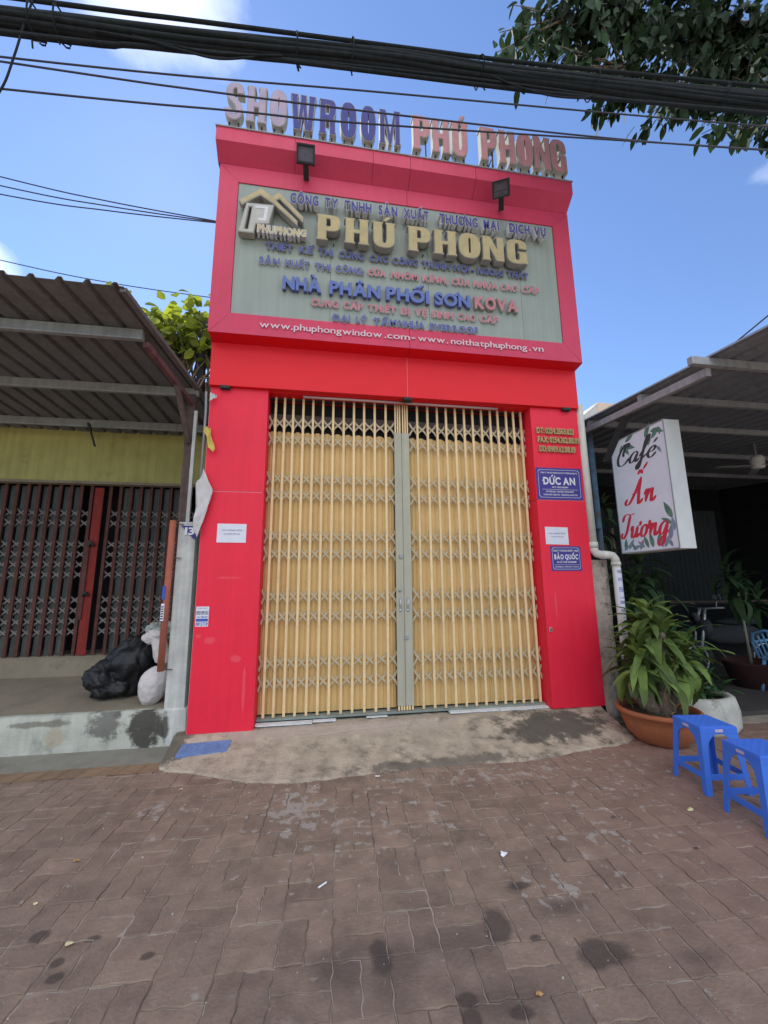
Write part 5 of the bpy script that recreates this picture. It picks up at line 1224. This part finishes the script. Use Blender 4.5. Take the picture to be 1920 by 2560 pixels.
for i, (za, zb, lab) in enumerate(((5.469, 5.225, 'upper service wire meeting the left billboard edge'), (5.364, 5.215, 'middle service wire meeting the left billboard edge'), (5.263, 5.205, 'lowest service wire meeting the left billboard edge'))):
    wire('service_wire', [(-7.5, -.1, za+.55-.1*i), (-4.27, -.12, za), (-3.2, -.14, (za+zb)/2-.03), (-2.12, -.155, zb)], .006, lab)
wire('service_wire', [(-10, 2, 6.9), (-5.8, 2, 6.175), (-4.2, 2, 5.97), (-2.6, 2, 5.88)], .007, 'thin wire behind the left shop running to the red building')
wire('service_wire', [(2.9, -.6, 3.43), (3.0, -.986, 3.553), (3.0, -1.496, 3.657), (3.2, -3.5, 4.3)], .007, 'short wire rising to the right from the cafe roof')

# ------------------------------------------------------------------ foliage of the overhanging tree
def leafmesh(L, W, m, cup=.2):
    mb = MB(); ps = [(0, .05), (.2, .7), (.45, 1), (.7, .8), (.9, .35), (1, .03)]
    for s, w2 in ps: mb.v += [(s*L, -w2*W/2, cup*w2*W*.5-.12*L*s*s), (s*L, 0, -.12*L*s*s), (s*L, w2*W/2, cup*w2*W*.5-.12*L*s*s)]
    for i in range(5): b = i*3; mb.f += [(b, b+1, b+4, b+3), (b+1, b+2, b+5, b+4)]
    return mb
def foliage(root, spots, mats, L, W, r, near=280, down=.7, partname='leaf'):
    """spots: (position, direction); the nearest ones are leaves of their own, the rest one mass"""
    protos = [leafmesh(L*s, W*s, mats).mesh(partname, mats, True) for s in (.8, 1.0, 1.15)]
    spots = sorted(spots, key=lambda s: (s[0]-camp).length); rest_ = MB(); base = origin(root)
    for i, (p, d) in enumerate(spots):
        q = d.to_track_quat('X', 'Z').to_matrix().to_4x4() @ Matrix.Rotation(r.uniform(-.9, .9), 4, 'X')
        if i < near:
            o = link(partname, r.choice(protos), root); o.matrix_local = Matrix.Translation(p-base) @ q
        else:
            src = r.choice(protos); n = len(rest_.v); mw = Matrix.Translation(p-base) @ q
            rest_.v += [tuple(mw @ v.co) for v in src.vertices]; rest_.f += [tuple(a+n for a in f.vertices) for f in src.polygons]
    if rest_.v:
        o = link('leaf_mass', rest_.mesh('leaf_mass', mats, True), root); o['kind'] = 'stuff'
tr = thing('street_tree', 'leafy tree branch hanging into the top right corner over the cables', 'tree', (5.5, -1.6, GZ))
rt = random.Random(8)
MB().tube([(6.6, -2.2, GZ), (6.5, -2.1, 3), (6.3, -1.9, 6), (6.0, -1.7, 8)], [.26, .22, .17, .12], 12).build('trunk', BARK, tr, True)
limbs = [[(6.1, -1.8, 7.2), (4.5, -1.3, 7.7), (3.0, -1.2, 7.6), (1.6, -1.2, 7.3)], [(6.2, -1.85, 6.6), (4.8, -1.3, 6.8), (3.3, -1.15, 6.75), (2.2, -1.2, 6.75)], [(6.2, -1.85, 6.2), (5, -1.5, 6.3), (4.0, -1.3, 6.25)]]
for l in limbs: MB().tube(sag(l, 18), [.09-.004*i for i in range(len(sag(l, 18)))], 7).build('limb', BARK, tr, True)
ends = [(.609,-1.381,6.25),(.761,-1.228,6.806),(.797,-1.315,6.491),(1.006,-1.198,7.046),(1.094,-1.187,6.596),(.97,-1.467,6.063),(1.052,-1.493,5.974),(1.48,-1.081,6.703),(1.309,-1.37,6.53),(1.442,-1.383,6.441),(1.933,-1.002,7.365),(1.73,-1.265,6.447),(2.078,-1.082,6.877),(2.349,-1.262,6.06),(2.741,-1.18,6.313),(2.911,-1.425,5.75),(3.496,-1.183,6.126),(3.29,-1.066,6.43),(3.586,-1.238,6.319),(1.5,-1.129,7.563),(1.083,-1.164,7.317)]
for k in range(210):
    x = 1.15+3.6*rt.random()**.85; lo = 6.62-.10*x+max(0, 1.9-x)*.35 if x < 2.3 else 6.55; ends.append((x, rt.uniform(-1.6, -.75), rt.uniform(lo, 8.0)))
spots = []
tw = MB()
for e in ends:
    e = Vector(e); best = min((Vector(p) for l in limbs for p in sag(l, 18)), key=lambda q: (q-e-Vector((.6, 0, .3))).length)
    dirv = (best-e); ln_ = min(dirv.length, rt.uniform(.55, .95)); st = e+dirv.normalized()*ln_
    tw.tube([best, st, e], [.014, .009, .004], 5, False)
    cnt = int(ln_*30)
    for j in range(cnt):
        f = j/cnt; p = e+(st-e)*f*f**.2+Vector((rt.gauss(0, .03), rt.gauss(0, .03), rt.gauss(0, .03)))
        d = Vector((rt.gauss(0, .6), rt.gauss(0, .6), -1+rt.gauss(0, .35)))-(dirv.normalized()*.5); spots.append((p, d.normalized()))
o = tw.build('twigs', BARK, tr, True); o['kind'] = 'stuff'
foliage(tr, spots, LEAFT, .185, .068, rt)
# vine between the shops
vn = thing('climbing_vine', 'sunlit yellow green vine on top of the wall between the shops', 'vine', (-3.0, 1.3, 3.6)); rv_ = random.Random(5); spots = []
stems = MB()
for k in range(70):
    x = rv_.uniform(-3.75, -2.25); y = rv_.uniform(.8, 1.7); hi = 5.05+.10*math.sin(x*6)-(.25 if x > -2.6 else 0); z = rv_.uniform(4.30, hi)*1.0
    z += (y-1.2)*.35
    stems.tube([(x+rv_.uniform(-.2, .2), y+.2, 3.6), (x+rv_.uniform(-.15, .15), y+.1, (z+3.6)/2), (x, y, z)], .008, 5, False)
    for j in range(16): spots.append((Vector((x+rv_.gauss(0, .12), y+rv_.gauss(0, .12), z+rv_.gauss(0, .08))), Vector((rv_.gauss(0, .7), -.5+rv_.gauss(0, .5), -.5+rv_.gauss(0, .4))).normalized()))
for k in range(26):
    x = rv_.uniform(-2.9, -2.2); pts = [(x, 1.0, 3.5)]
    for j in range(5): pts.append((pts[-1][0]+rv_.uniform(-.15, .15), pts[-1][1]+rv_.uniform(-.1, .1), pts[-1][2]+rv_.uniform(.08, .25)))
    stems.tube(pts, .012, 5, False)
o = stems.build('stems', BARK, vn, True); o['kind'] = 'stuff'
foliage(vn, spots, LEAFV, .15, .115, rv_, near=290)
t = thing('roof_pipework', 'black pipes and frame under the vine beside the red building', 'pipes', (-2.5, 1.0, 3.6)); MB().box(-2.55, -2.47, .95, 1.03, 3.45, 4.75).build('post', DARKM, t); MB().tube([(-3.4, 1.0, 4.28), (-2.2, 1.0, 4.30)], .03, 8).build('pipe', DARKM, t, True); MB().tube([(-2.42, .9, 4.35), (-2.2, .9, 3.9), (-2.16, .9, 3.4)], .035, 8).build('pipe', DARKM, t, True)
box('screen', -3.6, -2.13, 1.75, 1.78, 3.55, 4.25, DARKM, t)

# fine grit and crumbs, uncountable
gr = MB(); rg = random.Random(77)
for k in range(900):
    x, y = rg.uniform(-3, 2.6), rg.uniform(-3, -.5)
    if rg.random() < .4: x, y = rg.uniform(-1.6, 1.6), rg.gauss(-.82, .09)
    q = rg.uniform(.0015, .0045)*(1.8 if rg.random() < .06 else 1); n = len(gr.v); a0 = rg.uniform(0, 6)
    gr.v += [(x+q*math.cos(a0+2.1*i), y+q*math.sin(a0+2.1*i), GZ+.001) for i in range(3)]+[(x, y, GZ+.001+q)]
    gr.f += [(n, n+1, n+3), (n+1, n+2, n+3), (n+2, n, n+3)]
o = gr.build('grit', mat('pale_grit', (.42, .38, .30), .9, .5, 40)); tag(o, 'pale grit and crumbs scattered over the brick pavement', 'grit', kind='stuff')
# ------------------------------------------------------------------ litter
def scrap(name, x, y, s, m, label, cat='litter', butt=False, seed=0, z=GZ+.003):
    t = thing(name, label, cat, (x, y, z)); r = random.Random(seed)
    if butt: MB().tube([(-s/2, 0, .004), (s/2, .3*s*(seed-.5), .004)], .004, 8).build('stub', m, t, rel=False); return
    mb = MB(); n = 9; c = len(mb.v); mb.v.append((0, 0, s*.25))
    for i in range(n): a = 2*math.pi*i/n; q = s*(.55+.45*r.random()); mb.v.append((q*math.cos(a)*.6, q*math.sin(a)*.45, r.random()*s*.28))
    for i in range(n): mb.f.append((0, 1+i, 1+(i+1) % n))
    mb.build('scrap', m, t, rel=False)
scrap('paper_scrap', .084, -1.82, .05, LITW, 'crumpled white paper scrap in the middle of the brick pavement', seed=1)
scrap('cigarette_butt', -.895, -1.9, .04, LITW, 'white cigarette butt on the bricks below the gate centre', butt=True, seed=3)
scrap('cigarette_butt', -.468, -.80, .035, LITW, 'white cigarette butt lying along the edge of the concrete apron', butt=True, seed=0)
scrap('fallen_leaf', -2.201, -1.478, .03, LITO, 'small orange fallen leaf at left of the brick pavement', 'leaf', seed=2)
scrap('fallen_leaf', 1.46, -1.617, .04, LITY, 'pale yellow fallen leaf in front of the blue stools', 'leaf', seed=5)
scrap('fallen_leaf', -1.93, -2.043, .035, LITY, 'narrow tan fallen leaf beside the dark spots at lower left', 'leaf', seed=6)
scrap('fallen_leaf', -.131, -2.555, .035, LITO, 'brown curled fallen leaf near the bottom edge', 'leaf', seed=7)
scrap('dark_scrap', 1.147, -1.953, .03, DARKM, 'small black scrap on the bricks at right', seed=8)
scrap('fallen_leaf', -2.218, -1.775, .022, LITY, 'tiny yellow petal at the left edge of the pavement', 'leaf', seed=9)
scrap('paper_scrap', 1.98, -1.02, .05, LITW, 'white tissue scraps lying between the pot and the blue stool', seed=10)
scrap('fallen_leaf', -.43, -.40, .03, LITO, 'rust coloured leaf on the concrete apron', 'leaf', seed=12, z=-.085)
scrap('fallen_leaf', -1.90, -.75, .03, LITY, 'yellow leaf on the bricks below the blue lid', 'leaf', seed=13)
